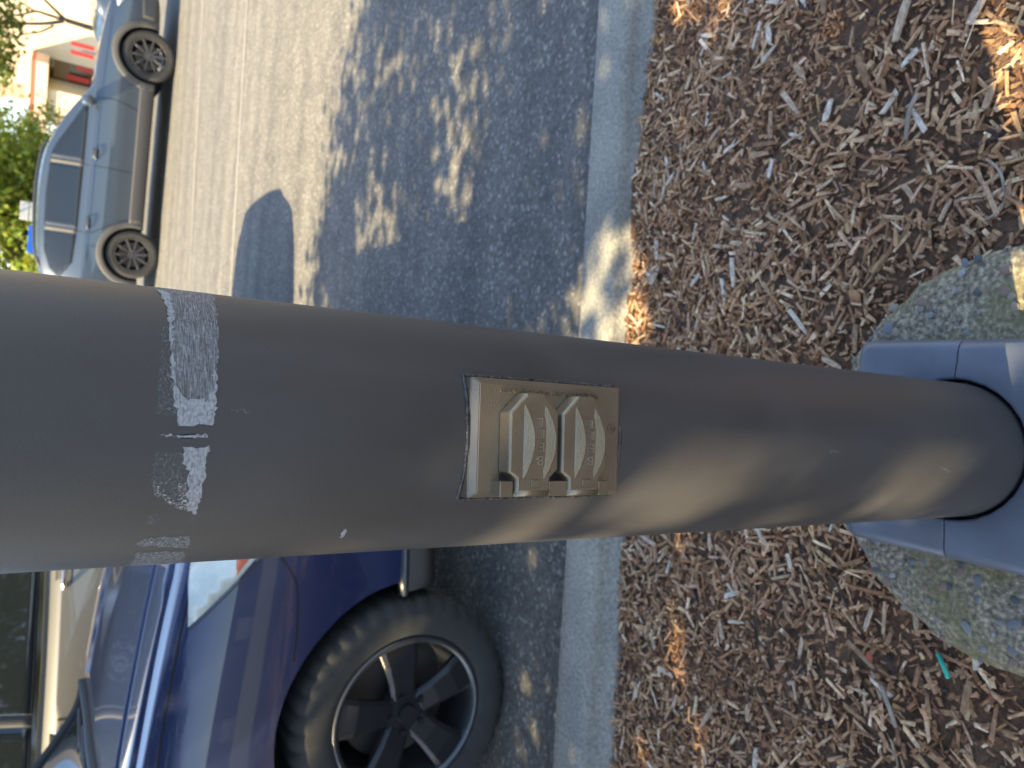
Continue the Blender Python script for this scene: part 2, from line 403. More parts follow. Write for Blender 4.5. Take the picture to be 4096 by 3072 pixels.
ca = me.color_attributes.new('Col', 'FLOAT_COLOR', 'POINT')
cc = np.ones((len(V), 4), np.float32); cc[:, :3] = np.repeat(np.array(CC), 8, axis=0); ca.data.foreach_set('color', cc.ravel())
tag(link('wood_chips', me, 'chip_mass', mulch), kind='stuff')
# 300 larger chips one can pick out
def chip_mesh(L, W, T, bend):
    vs = []
    secs = [-.5, -.2, .15, .5]
    for k, s in enumerate(secs):
        ww = W * (1, 1.1, .95, .7)[k] * rnd.uniform(.75, 1.2); zb = bend * (s * s) ; sk = rnd.uniform(-.25, .25) * W if k in (0, 3) else 0
        for (a, b) in ((-1, -1), (1, -1), (1, 1), (-1, 1)):
            vs.append((s * L + (sk * a), a * ww / 2 + bend * .6 * s, b * T / 2 + zb))
    fs = [(0, 1, 2, 3), (15, 14, 13, 12)]
    for k in range(3):
        for i in range(4):
            a = k * 4 + i; b = k * 4 + (i + 1) % 4; fs.append((a, a + 4, b + 4, b))
    me = bpy.data.meshes.new('wood_chip'); me.from_pydata(vs, [], fs); me.materials.append(M['chip_single']); return me
CM = [chip_mesh(rnd.uniform(.028, .058), rnd.uniform(.0035, .0095), rnd.uniform(.002, .004), rnd.uniform(-.006, .008)) for _ in range(28)]
k = 0
while k < 300:
    x = rnd.uniform(-.95, 1.12); y = rnd.uniform(.15, 1.30)
    if not ok_spot(x, y): continue
    if abs(x + .05) < .16 and y < .5: continue
    if x < 0 and y > .55 and rnd.random() < .45: continue
    o = bpy.data.objects.new('wood_chip', CM[k % 28]); COL.objects.link(o); o.parent = mulch
    o.location = (x, y, float(mulch_z(x, y)) + rnd.uniform(.009, .014)); o.rotation_euler = (rnd.gauss(0, .25), rnd.gauss(0, .16), rnd.uniform(0, 6.283))
    s = rnd.uniform(.75, 1.25); o.scale = (s, s, s); k += 1

def on_mulch(px, py, up=.008):
    z = .2
    for _ in range(6):
        p = atz(px, py, z); z = float(mulch_z(p.x, p.y))
    p.z = z + up; return p
# single bits of litter lying on the mulch
def litter(name, pix, rad, material, label, cat, up=.01, seg=6):
    pts = [on_mulch(a, b, up + (.004 * math.sin(i * 1.7))) for i, (a, b) in enumerate(pix)]
    c = Vector((pts[0].x, pts[0].y, 0)); pp = catmull([tuple(q - c) for q in pts], 4)
    vs, fs = tube(pp, rad, seg); o = mesh(name, vs, fs, material, smooth=True, loc=c); tag(o, label, cat); return o
litter('plastic_strip', [(3775, 2610), (3800, 2650), (3815, 2705)], .0032, 'teal_plastic', 'short teal green plastic strip lying beside the concrete footing', 'plastic strip', .014)
litter('curled_twig', [(3965, 645), (4020, 690), (4036, 770), (4020, 840), (3965, 888)], .0018, 'twig', 'thin pale twig curled into a half circle on the mulch', 'twig', .012)
litter('twig', [(3695, 385), (3668, 450), (3650, 515), (3640, 565)], .0032, 'twig', 'pale straight twig with a dark band on the mulch', 'twig', .014)
litter('long_twig', [(3545, 2730), (3590, 2830), (3605, 2900)], .003, 'twig', 'long thin grey twig on the mulch left of the pole', 'twig', .014)
def leaf_obj(name, px, py, s, material, label, rz):
    p = on_mulch(px, py, .013)
    out = [(-1, 0), (-.6, .34), (0, .5), (.5, .36), (1, .04), (.5, -.38), (0, -.46), (-.55, -.36)]
    vs = [(0, 0, .25 * s)] + [(a * s, b * s, rnd.uniform(-.1, .35) * s) for a, b in out] + [(0, 0, .21 * s)] + [(a * s, b * s, -.02 * s) for a, b in out]
    n8 = len(out); fs = []
    for i in range(n8):
        j = (i + 1) % n8; fs += [(0, 1 + i, 1 + j), (9, 10 + j, 10 + i), (1 + i, 10 + i, 10 + j, 1 + j)]
    o = mesh(name, vs, fs, material, smooth=True, loc=p); o.rotation_euler = (.2, .1, rz); tag(o, label, 'leaf'); return o
leaf_obj('dry_leaf', 3440, 1185, .015, 'dry_leaf', 'curled orange dry leaf on the mulch right beside the footing edge', .9)
leaf_obj('dry_leaf', 3500, 2625, .009, 'red_trim', 'small rust red leaf scrap on the mulch left of the footing', .3)
leaf_obj('dry_leaf', 2875, 590, .012, 'dry_leaf', 'tan leaf scrap lying in the middle of the mulch', 1.9)

# ------------------------------------------------------------------ concrete footing with exposed pebbles
FT = .327
bm = bmesh.new(); rings = [(0, 0), (.09, 0), (.16, .0), (.215, -.001), (.236, -.006), (.247, -.02), (.251, -.05), (.252, -.36)]
seg = 120; vv = []
for (r, dz) in rings:
    if r == 0: vv.append([bm.verts.new((0, 0, 0))]); continue
    row = []
    for k in range(seg):
        a = 2 * math.pi * k / seg; rr = r * (1 + .006 * math.sin(a * 5) + .004 * math.sin(a * 13 + 1)) + rnd.gauss(0, .0012)
        row.append(bm.verts.new((rr * math.cos(a), rr * math.sin(a), dz + rnd.gauss(0, .0012) - .004 * max(0, math.sin(a * 3 + .5)) * (r > .2))))
    vv.append(row)
for k in range(seg): bm.faces.new((vv[0][0], vv[1][k], vv[1][(k + 1) % seg]))
for j in range(1, len(rings) - 1):
    for k in range(seg): k2 = (k + 1) % seg; bm.faces.new((vv[j][k], vv[j + 1][k], vv[j + 1][k2], vv[j][k2]))
foot = from_bm('concrete_footing', bm, 'footing_concrete', smooth=True, loc=(FOOT.x, FOOT.y, FT))
tag(foot, 'round mossy concrete footing with exposed pebbles under the pole', 'footing')
pebcol = [('pebble_blue', (.145, .15, .148)), ('pebble_grey', (.2, .195, .18)), ('pebble_tan', (.25, .205, .14)), ('pebble_dark', (.07, .075, .075)), ('pebble_brown', (.2, .135, .095)), ('pebble_pale', (.3, .29, .26))]
PM = []
for nm, c in pebcol:
    mat(nm, c, rough=.6, var=.25, scale=90)
    for q in range(3):
        bm = bmesh.new(); bmesh.ops.create_icosphere(bm, subdivisions=2, radius=1)
        for vv_ in bm.verts: vv_.co *= rnd.uniform(.86, 1.1)
        bmesh.ops.decimate if False else None
        me = bpy.data.meshes.new('pebble'); bm.to_mesh(me); bm.free(); me.materials.append(M[nm]); me.polygons.foreach_set('use_smooth', [True] * len(me.polygons)); PM.append(me)
k = 0; placed = []
while k < 290:
    a = rnd.uniform(0, 6.283); r = math.sqrt(rnd.uniform(.1 ** 2, .246 ** 2)); x = r * math.cos(a); y = r * math.sin(a)
    if abs(x - .003) < .128 and abs(y - .047) < .128: continue
    if y < -.19: continue
    s = rnd.choice((.002, .0026, .003, .0036, .0045, .006))
    if any((x - q[0]) ** 2 + (y - q[1]) ** 2 < (.8 * (s + q[2])) ** 2 for q in placed): continue
    placed.append((x, y, s))
    o = bpy.data.objects.new('pebble', rnd.choice(PM)); COL.objects.link(o); o.parent = foot
    o.location = (x, y, -.0003 - (.012 * max(0, (r - .225) / .025))); o.scale = (s * rnd.uniform(.8, 1.5), s * rnd.uniform(.8, 1.2), s * .22); o.rotation_euler = (0, 0, rnd.uniform(0, 6.28)); k += 1

# ------------------------------------------------------------------ light pole
PX, PY, PR = -.0374, .452, .0762
pole = empty('light_pole', (PX, PY, FT)); tag(pole, 'thick dark bronze round lamp pole standing on a concrete footing', 'pole')
def pole_ring(r, z, seg=160): return [(r * math.cos(2 * math.pi * k / seg), r * math.sin(2 * math.pi * k / seg), z) for k in range(seg)]
v, f = [], []
zs = np.linspace(.0, 7.0 - FT, 36)
for z in zs: v += pole_ring(PR, z)
for i in range(len(zs) - 1):
    for k in range(160): k2 = (k + 1) % 160; f.append((i * 160 + k, i * 160 + k2, (i + 1) * 160 + k2, (i + 1) * 160 + k))
f.append(tuple(range((len(zs) - 1) * 160, len(zs) * 160)))
mesh('shaft', v, f, 'pole_paint', pole, smooth=True)
# lamp arm and head, above the picture
bm = bmesh.new(); bm_box(bm, Vector((0, .55, 6.55)), (.07, 1.0, .07), None, .01); from_bm('lamp_arm', bm, 'pole_paint', pole)
bm = bmesh.new(); bm_box(bm, Vector((0, 1.3, 6.55)), (.32, .6, .12), None, .03); hd = from_bm('lamp_head', bm, 'pole_paint', pole)
bm = bmesh.new(); bm_box(bm, Vector((0, 1.3, 6.483)), (.26, .5, .012)); from_bm('lens', bm, 'lamp_clear', hd)

# two-piece square base cover
CH = .05; CW = .131
def cover_half(sign):
    bm = bmesh.new()
    # plan outline of one half: square with a half-round hole, rounded corners, stacked in rings for a soft edge
    def plan(inset, hole):
        w_ = CW - inset; rc = max(.004, .016 - inset * .4); pts = []
        pts.append((w_, .0006))
        for k in range(7):
            a = k / 6 * math.pi / 2; pts.append((w_ - rc + rc * math.cos(a), w_ - rc + rc * math.sin(a)))
        for k in range(7):
            a = math.pi / 2 + k / 6 * math.pi / 2; pts.append((-w_ + rc + rc * math.cos(a), w_ - rc + rc * math.sin(a)))
        pts.append((-w_, .0006))
        outer = [(x, y * sign) for x, y in pts]
        n_ = len(outer); inner = []
        for k in range(n_):
            a = math.pi * k / (n_ - 1); inner.append((hole * math.cos(a), max(.0006, hole * math.sin(a)) * sign))
        return outer, inner
    rows = []
    for (ins, z) in ((0, .0), (.003, .030), (.0055, .042), (.010, .0475), (.017, CH)):
        o_, i_ = plan(ins, PR + .0045); rows.append([bm.verts.new((x, y, z)) for x, y in o_])
    o_, i_ = plan(.017, PR + .0045)
    rows.append([bm.verts.new((x * .55 + a * .45, y * .55 + b * .45, CH + .001)) for (x, y), (a, b) in zip(o_, i_)])
    rows.append([bm.verts.new((x, y, CH + .0035)) for x, y in plan(.017, PR + .0075)[1]])
    rows.append([bm.verts.new((x, y, CH + .0022)) for x, y in i_])
    rows.append([bm.verts.new((x, y, .0)) for x, y in i_])
    for a, b in zip(rows, rows[1:]):
        for k in range(len(a) - 1): bm.faces.new((a[k], a[k + 1], b[k + 1], b[k]))
    for e in (0, -1):
        for a, b in zip(rows[:-1], rows[1:]): pass
        bm.faces.new([r_[e] for r_ in rows])
    o = from_bm('base_cover', bm, 'cover_plastic', pole, smooth=False)
    md = o.modifiers.new('bevel', 'BEVEL'); md.width = .0012; md.segments = 2; md.limit_method = 'ANGLE'; md.angle_limit = R(50)
    o.data.polygons.foreach_set('use_smooth', [True] * len(o.data.polygons)); o.location = (0, 0, .0005)
cover_half(1); cover_half(-1)

# frame of the outlet: n out of the pole towards the viewer, q world-left, p up
NV = Vector((-PX, -PY, 0)).normalized(); TV = Vector((-NV.y, NV.x, 0)); QV = -TV; PV = Vector((0, 0, 1))
ORG = NV * PR + PV * (.990 - FT)                       # relative to the pole's base
# local outlet axes: x = q (left), y = p (up), z = n
OM = Matrix(((QV.x, PV.x, NV.x, ORG.x), (QV.y, PV.y, NV.y, ORG.y), (QV.z, PV.z, NV.z, ORG.z), (0, 0, 0, 1)))
# q-left, p-up, n-out is left-handed (q x p = -n): faces are recalculated after the transform
def outlet_part(name, bm, material, parent, smooth=False):
    bmesh.ops.transform(bm, matrix=OM, verts=bm.verts); return from_bm(name, bm, material, parent, smooth)
mmv = .001
def sc_pts(l): return [(a * mmv, b * mmv) for a, b in l]
# plate: base 70.5 x 112.5, edges chamfered, skirt runs back on to the curved shaft
bm = bmesh.new(); pw0, pw1, ph = -.0338, .0368, .0563
def rect(i, z, it=None):
    t = i if it is None else it
    return [bm.verts.new(c) for c in ((pw0 + i, -ph + t, z), (pw1 - i, -ph + t, z), (pw1 - i, ph - t, z), (pw0 + i, ph - t, z))]
rr = [rect(-.0004, -.014), rect(0, .0002), rect(.0032, .0038, .0042), ]
for a, b in zip(rr, rr[1:]):
    for k in range(4): bm.faces.new((a[k], a[(k + 1) % 4], b[(k + 1) % 4], b[k]))
bm.faces.new(rr[-1])
bmesh.ops.bevel(bm, geom=[e for e in bm.edges], offset=.0005, segments=2, affect='EDGES')
plate = outlet_part('outlet_plate', bm, 'bronze', pole); plate['label'] = 'bronze weatherproof outlet plate with two hinged covers'
def inset_poly(pts, d):
    n_ = len(pts); out = []
    cx = sum(p[0] for p in pts) / n_; cy = sum(p[1] for p in pts) / n_
    for k in range(n_):
        p0, p1, p2 = Vector(pts[k - 1]), Vector(pts[k]), Vector(pts[(k + 1) % n_])
        e1 = (p1 - p0).normalized(); e2 = (p2 - p1).normalized(); n1 = Vector((-e1.y, e1.x)); n2 = Vector((-e2.y, e2.x))
        area = sum(pts[i][0] * pts[(i + 1) % n_][1] - pts[(i + 1) % n_][0] * pts[i][1] for i in range(n_))
        sg = 1 if area > 0 else -1
        b_ = (n1 + n2); b_ = b_ / max(.4, b_.length_squared / 2) / 1.0
        q = p1 + b_ * d * sg; out.append((q.x, q.y))
    return out
flap0 = [(-25.5, 26.7), (-25.5, 14.4), (-14.2, 3.5), (19.4, 3.2), (24.6, 8.7), (32.6, 8.7), (32.6, 32.6), (24.6, 32.7), (20.9, 38.2), (-13.6, 38.4)]
def flap(dp):
    pts = sc_pts([(a, b + dp) for a, b in flap0])
    bm = bmesh.new(); a, b = bm_prism(bm, pts, .0042, .0148)
    top = inset_poly(pts, .0012); bmesh.ops.delete(bm, geom=[fc for fc in bm.faces if all(v_ in b for v_ in fc.verts)], context='FACES_ONLY')
    c = [bm.verts.new((x, y, .0158)) for x, y in top]
    for k in range(len(b)): k2 = (k + 1) % len(b); bm.faces.new((b[k], b[k2], c[k2], c[k]))
    bm.faces.new(c)
    fl = outlet_part('outlet_cover', bm, 'bronze', pole)
    fl.modifiers.new('b', 'BEVEL').width = .0005
    # two curved finger ridges: a ramp from a straight chord up to a bowed edge
    for (chord_p, bow_p, hgt, q0, q1) in ((29.0, 21.8, .0027, -20.0, 26.2), (14.6, 6.6, .0027, -20.0, 26.2)):
        bm = bmesh.new(); N = 36; lo, md_, hi, dn = [], [], [], []
        for k in range(N + 1):
            t = k / N; q = (q0 + (q1 - q0) * t); s_ = math.sin(math.pi * t) ** .85
            lo.append(bm.verts.new((q * mmv, (chord_p + dp) * mmv, .0155)))
            p_ = chord_p + (bow_p - chord_p) * s_
            hi.append(bm.verts.new((q * mmv, (p_ + .35 * s_ + dp) * mmv, .0155 + hgt * s_)))
            md_.append(bm.verts.new((q * mmv, (chord_p + (p_ - chord_p) * .2 + dp) * mmv, .0155 + hgt * .36 * s_)))
            dn.append(bm.verts.new((q * mmv, (p_ - .45 * s_ + dp - .05) * mmv, .0150)))
        for k in range(N):
            bm.faces.new((lo[k], lo[k + 1], md_[k + 1], md_[k])); bm.faces.new((md_[k], md_[k + 1], hi[k + 1], hi[k])); bm.faces.new((hi[k], hi[k + 1], dn[k + 1], dn[k]))
        outlet_part('ridge', bm, 'bronze', fl, False)
    # raised label pad, bent along the ridges
    bm = bmesh.new(); N = 10; rows = []
    for k in range(N + 1):
        t = k / N; q = -12.6 + 32.4 * t; s_ = math.sin(math.pi * (q + 20) / 46.2) ** .85
        pt = 29 + (21.8 - 29) * s_ - .3 + dp; pb = 14.6 + dp - 2.0 * s_
        e = .0 if 0 < k < N else -.0006
        rows.append([bm.verts.new((q * mmv, pt * mmv, .0150)), bm.verts.new((q * mmv, (pt - .2) * mmv, .0166 + e)), bm.verts.new((q * mmv, (pb + .6) * mmv, .0166 + e)), bm.verts.new((q * mmv, pb * mmv, .0150))])
    for a_, b_ in zip(rows, rows[1:]):
        for k in range(3): bm.faces.new((a_[k], a_[k + 1], b_[k + 1], b_[k]))
    bm.faces.new(rows[0]); bm.faces.new(rows[-1][::-1]); outlet_part('label_pad', bm, 'bronze', fl)
    bm = bmesh.new(); bm_box(bm, Vector((.0275, (19.7 + dp) * mmv, .0162)), (.0038, .0066, .0016), None, .0003); outlet_part('button', bm, 'bronze', fl)
    # hinge barrel
    vs, fs = tube([(.0322, (9.0 + dp) * mmv, .0122), (.0322, (32.3 + dp) * mmv, .0122)], .0033, 14)
    bm = bmesh.new(); bv = [bm.verts.new(q) for q in vs]; [bm.faces.new([bv[i] for i in q]) for q in fs]; outlet_part('hinge_barrel', bm, 'bronze', fl, True)
    # embossed letters, stacked B E L L; letter-right is up the pole, letter-up is world left
    LM = OM @ Matrix(((0, 1, 0, 0), (1, 0, 0, 0), (0, 0, 1, 0), (0, 0, 0, 1)))
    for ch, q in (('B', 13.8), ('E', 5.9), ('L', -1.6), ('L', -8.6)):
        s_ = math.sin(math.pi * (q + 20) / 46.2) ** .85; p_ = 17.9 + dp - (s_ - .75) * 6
        text_mesh('letter', ch,   .0088, .0010, 'bronze_highlit', fl, LM @ Matrix.Translation((p_ * mmv, q * mmv, .01685)) @ Matrix.Diagonal((.95, .88, 1, 1)), bold=-.00012)
    return fl
flap(0); flap(-37.3)
# hinge bracket
for (q0, q1, p0, p1, n1) in ((26.4, 35.6, 33.4, 42.4, .0125), (26.5, 35.5, -5.9, 8.2, .0125), (26.4, 35.5, -37.4, -29.4, .0125)):
    bm = bmesh.new(); bm_box(bm, Vector(((q0 + q1) / 2 * mmv, (p0 + p1) / 2 * mmv, n1 / 2 + .001)), ((q1 - q0) * mmv, (p1 - p0) * mmv, n1), None, .0006); outlet_part('hinge_block', bm, 'bronze', plate)
bm = bmesh.new(); bm_box(bm, Vector((.0354, .0025, .0045)), (.0012, .0795, .0075), None, .0003); outlet_part('hinge_rail', bm, 'bronze', plate)
bm = bmesh.new(); bm_box(bm, Vector((.0285, .0025, .0042)), (.012, .0700, .0012)); outlet_part('hinge_recess', bm, 'bronze_dark', plate)
for dp in (0, -37.3):
    bm = bmesh.new(); bm_prism(bm, sc_pts([(a * .93, (b - 20.5) * .93 + 20.5 + dp) for a, b in flap0]), .0036, .0046); outlet_part('gasket', bm, 'bronze_dark', plate)
LM = OM @ Matrix(((0, 1, 0, 0), (1, 0, 0, 0), (0, 0, 1, 0), (0, 0, 0, 1)))
text_mesh('lettering', 'WET LOCATION ONLY WHEN COVER CLOSED', .0043, .0006, 'bronze', plate, LM @ Matrix.Translation((.0018, -.0271, .0039)) @ Matrix.Diagonal((.80, 1, 1, 1)), spacing=1.0)
# listing mark: ring with letters
vs, fs = [], []
for rad, dz in ((.0032, .0), (.0032, .0009), (.0026, .0009), (.0027, 0)):
    for k in range(32): a = k / 32 * 6.2832; vs.append((-.0066 + rad * math.cos(a), -.0466 + rad * math.sin(a), .0038 + dz))
for j in range(3):
    for k in range(32): k2 = (k + 1) % 32; fs.append((j * 32 + k, j * 32 + k2, j * 32 + 32 + k2, j * 32 + 32 + k))
bm = bmesh.new(); bv = [bm.verts.new(q) for q in vs]; [bm.faces.new([bv[i] for i in q]) for q in fs]; outlet_part('listing_mark', bm, 'bronze', plate)
text_mesh('listing_letters', 'UL', .0042, .0005, 'bronze', plate, LM @ Matrix.Translation((-.0466, -.0066, .0039)) @ Matrix.Diagonal((.7, 1, 1, 1)))
# sealant bead round the plate on the shaft
def shaft_pt(q, p, out=0.):
    th = q / PR; return (NV * math.cos(th) + QV * math.sin(th)) * (PR + out) + PV * (.990 - FT + p)
bead = []
def qarc(q): return PR * math.asin(max(-.99, min(.99, q / PR)))
def bl(a, b, n_):
    for k in range(n_): t = k / n_; bead.append((a[0] + (b[0] - a[0]) * t, a[1] + (b[1] - a[1]) * t))
bl((pw0 - .001, -ph - .0008), (pw1 + .001, -ph - .0008), 30); bl((pw1 + .001, -ph - .0008), (pw1 + .0012, ph + .001), 40); bl((pw1 + .0012, ph + .001), (pw0 - .0012, ph + .001), 30); bl((pw0 - .0012, ph + .001), (pw0 - .001, -ph - .0008), 40)
bp_ = [shaft_pt(qarc(q) + rnd.gauss(0, .0001), p + rnd.gauss(0, .0001), .0002) for q, p in bead]; bp_.append(bp_[0])
vs, fs = tube(bp_, [abs(rnd.gauss(.0009, .0002)) + .0003 for _ in bp_], 6); mesh('sealant_bead', vs, fs, 'sealant', pole, True)

# tape residue, traced on to the shaft
def shaft_hit(px, py):
    d = ray(px, py); ox, oy = -PX, -PY
    a = d.x * d.x + d.y * d.y; b = 2 * (ox * d.x + oy * d.y); c = ox * ox + oy * oy - PR * PR
    disc = b * b - 4 * a * c
    t = (-b - math.sqrt(max(disc, 0))) / (2 * a) if disc > 0 else -b / (2 * a)
    h = CAM + d * t; n_ = Vector((h.x - PX, h.y - PY, 0)); th = math.atan2(n_.dot(QV), n_.dot(NV)); return th * PR, h.z - .990
def patch(name, zoom, material, out=.00025, org=(400, 1050), s=1.2762, label=None, ragged=.0005, extend=None):
    pts = [shaft_hit(org[0] + a / s, org[1] + b / s) for a, b in zoom]
    if extend: pts = extend(pts)
    rag = []
    for k in range(len(pts)):
        a, b = Vector(pts[k]), Vector(pts[(k + 1) % len(pts)]); n_ = max(1, int((b - a).length / .0016))
        for i in range(n_):
            q = a.lerp(b, i / n_); rag.append((q.x + rnd.gauss(0, ragged), q.y + rnd.gauss(0, ragged)))
    bm = bmesh.new(); bm.faces.new([bm.verts.new((x, y, 0)) for x, y in rag])
    x0 = min(p[0] for p in rag); x1 = max(p[0] for p in rag); x = x0 + .004
    while x < x1:
        bmesh.ops.bisect_plane(bm, geom=bm.verts[:] + bm.edges[:] + bm.faces[:], plane_co=(x, 0, 0), plane_no=(1, 0, 0)); x += .004
    bmesh.ops.triangulate(bm, faces=bm.faces)
    uv = bm.loops.layers.uv.new('UVMap')
    for fc in bm.faces:
        for lp in fc.loops: lp[uv].uv = (lp.vert.co.x * 10, lp.vert.co.y * 10)
    for v_ in bm.verts: v_.co = shaft_pt(v_.co.x, v_.co.y, out)
    o = from_bm(name, bm, material, pole, True)
    for p_ in o.data.polygons: pass
    return o
def wrap(pts):   # carry the strip on round the far side of the shaft
    return [(q - .05 if k in (0, 1) else q, p) for k, (q, p) in enumerate(pts)]
patch('tape_residue', [(275, 122), (595, 170), (600, 300), (597, 560), (585, 745), (572, 830), (400, 828), (385, 790), (372, 640), (360, 440), (340, 240)], 'residue_smear', .0002, extend=wrap)
patch('tape_residue', [(290, 140), (360, 160), (372, 440), (392, 640), (440, 700), (545, 710), (585, 640), (572, 560), (597, 560), (590, 745), (572, 830), (400, 828), (385, 790), (372, 640), (360, 440), (340, 240)], 'residue_dense', .00045)
patch('tape_residue', [(315, 330), (340, 330), (365, 560), (385, 790), (295, 770), (300, 600)], 'residue_faint')
patch('tape_residue', [(300, 876), (556, 886), (556, 894), (300, 884)], 'residue_dense')
patch('tape_residue', [(425, 940), (553, 945), (540, 1070), (490, 1290), (445, 1270), (450, 1100), (428, 1000)], 'residue_dense')
patch('tape_residue', [(285, 965), (425, 970), (450, 1100), (447, 1265), (395, 1250), (270, 1170), (260, 1120)], 'residue_faint', .0002)
patch('tape_residue', [(400, 1120), (446, 1120), (447, 1262), (395, 1250), (400, 1190)], 'residue_dots', .0006)
patch('tape_residue', [(262, 1100), (290, 1110), (300, 1165), (395, 1225), (395, 1250), (270, 1170)], 'residue_dots', .0006)
patch('tape_residue', [(450, 1290), (480, 1300), (463, 1345)], 'residue_faint')
patch('tape_residue', [(215, 1410), (463, 1390), (450, 1455), (180, 1440)], 'residue_hatch')
patch('tape_residue', [(190, 1475), (435, 1470), (405, 1535), (145, 1545)], 'residue_hatch')
patch('tape_residue', [(235, 1290), (300, 1285), (330, 1310), (240, 1340)], 'residue_faint')
patch('scuff', [(670, 750), (740, 745), (775, 775), (745, 790), (730, 765), (680, 770)], 'residue_faint')
patch('scuff', [(0, 0), (14, 6), (60, 8), (58, 20), (10, 18)], 'residue_faint', org=(3303, 1793), s=1.)
patch('scuff', [(0, 0), (10, -14), (26, -30), (32, -26), (20, -4), (8, 6)], 'residue_dense', org=(1355, 2146), s=1.)
patch('scuff', [(0, 0), (40, -4), (42, 4), (0, 8)], 'residue_faint', org=(3530, 1800), s=1.)
patch('scuff', [(0, 0), (30, 8), (50, 22), (46, 28), (20, 14)], 'residue_faint', org=(3755, 1866), s=1.)

# ------------------------------------------------------------------ cars
def arch_boolean(o, cuts):
    for (x, z, r, y0, y1) in cuts:
        bm = bmesh.new(); bmesh.ops.create_cone(bm, cap_ends=True, segments=64, radius1=r, radius2=r, depth=abs(y1 - y0))
        bmesh.ops.transform(bm, matrix=Matrix.Translation((x, (y0 + y1) / 2, z)) @ Matrix.Rotation(R(90), 4, 'X'), verts=bm.verts)
        me = bpy.data.meshes.new('cut'); bm.to_mesh(me); bm.free(); me.materials.append(M['black_plastic'])
        co = bpy.data.objects.new('cut', me); COL.objects.link(co)
        md = o.modifiers.new('cut', 'BOOLEAN'); md.operation = 'DIFFERENCE'; md.object = co; md.solver = 'EXACT'; md.material_mode = 'TRANSFER'
        dg = bpy.context.evaluated_depsgraph_get(); new = bpy.data.meshes.new_from_object(o.evaluated_get(dg))
        o.modifiers.clear(); o.data = new; bpy.data.objects.remove(co)

STN = [  # x, zb, zbelt, ztop, half width, roof/hood half width
 (2.25, .36, .60, .63, .46, .36), (2.225, .29, .69, .725, .60, .47), (2.14, .25, .77, .805, .735, .58), (1.97, .235, .832, .868, .835, .67), (1.66, .225, .885, .925, .887, .74),
 (1.335, .22, .922, .97, .90, .77), (1.02, .22, .945, 1.005, .90, .78), (.80, .22, .958, 1.045, .90, .76), (.45, .22, .97, 1.23, .90, .70), (.10, .22, .977, 1.41, .90, .65),
 (-.20, .22, .983, 1.50, .90, .63), (-.6, .22, .99, 1.535, .90, .625), (-1.0, .22, .998, 1.53, .90, .62), (-1.335, .22, 1.005, 1.515, .90, .615), (-1.7, .24, 1.01, 1.465, .885, .57),
 (-1.95, .27, 1.01, 1.36, .85, .50), (-2.10, .30, .99, 1.16, .795, .50), (-2.19, .33, .93, 1.0, .72, .50), (-2.23, .42, .80, .84, .60, .44)]

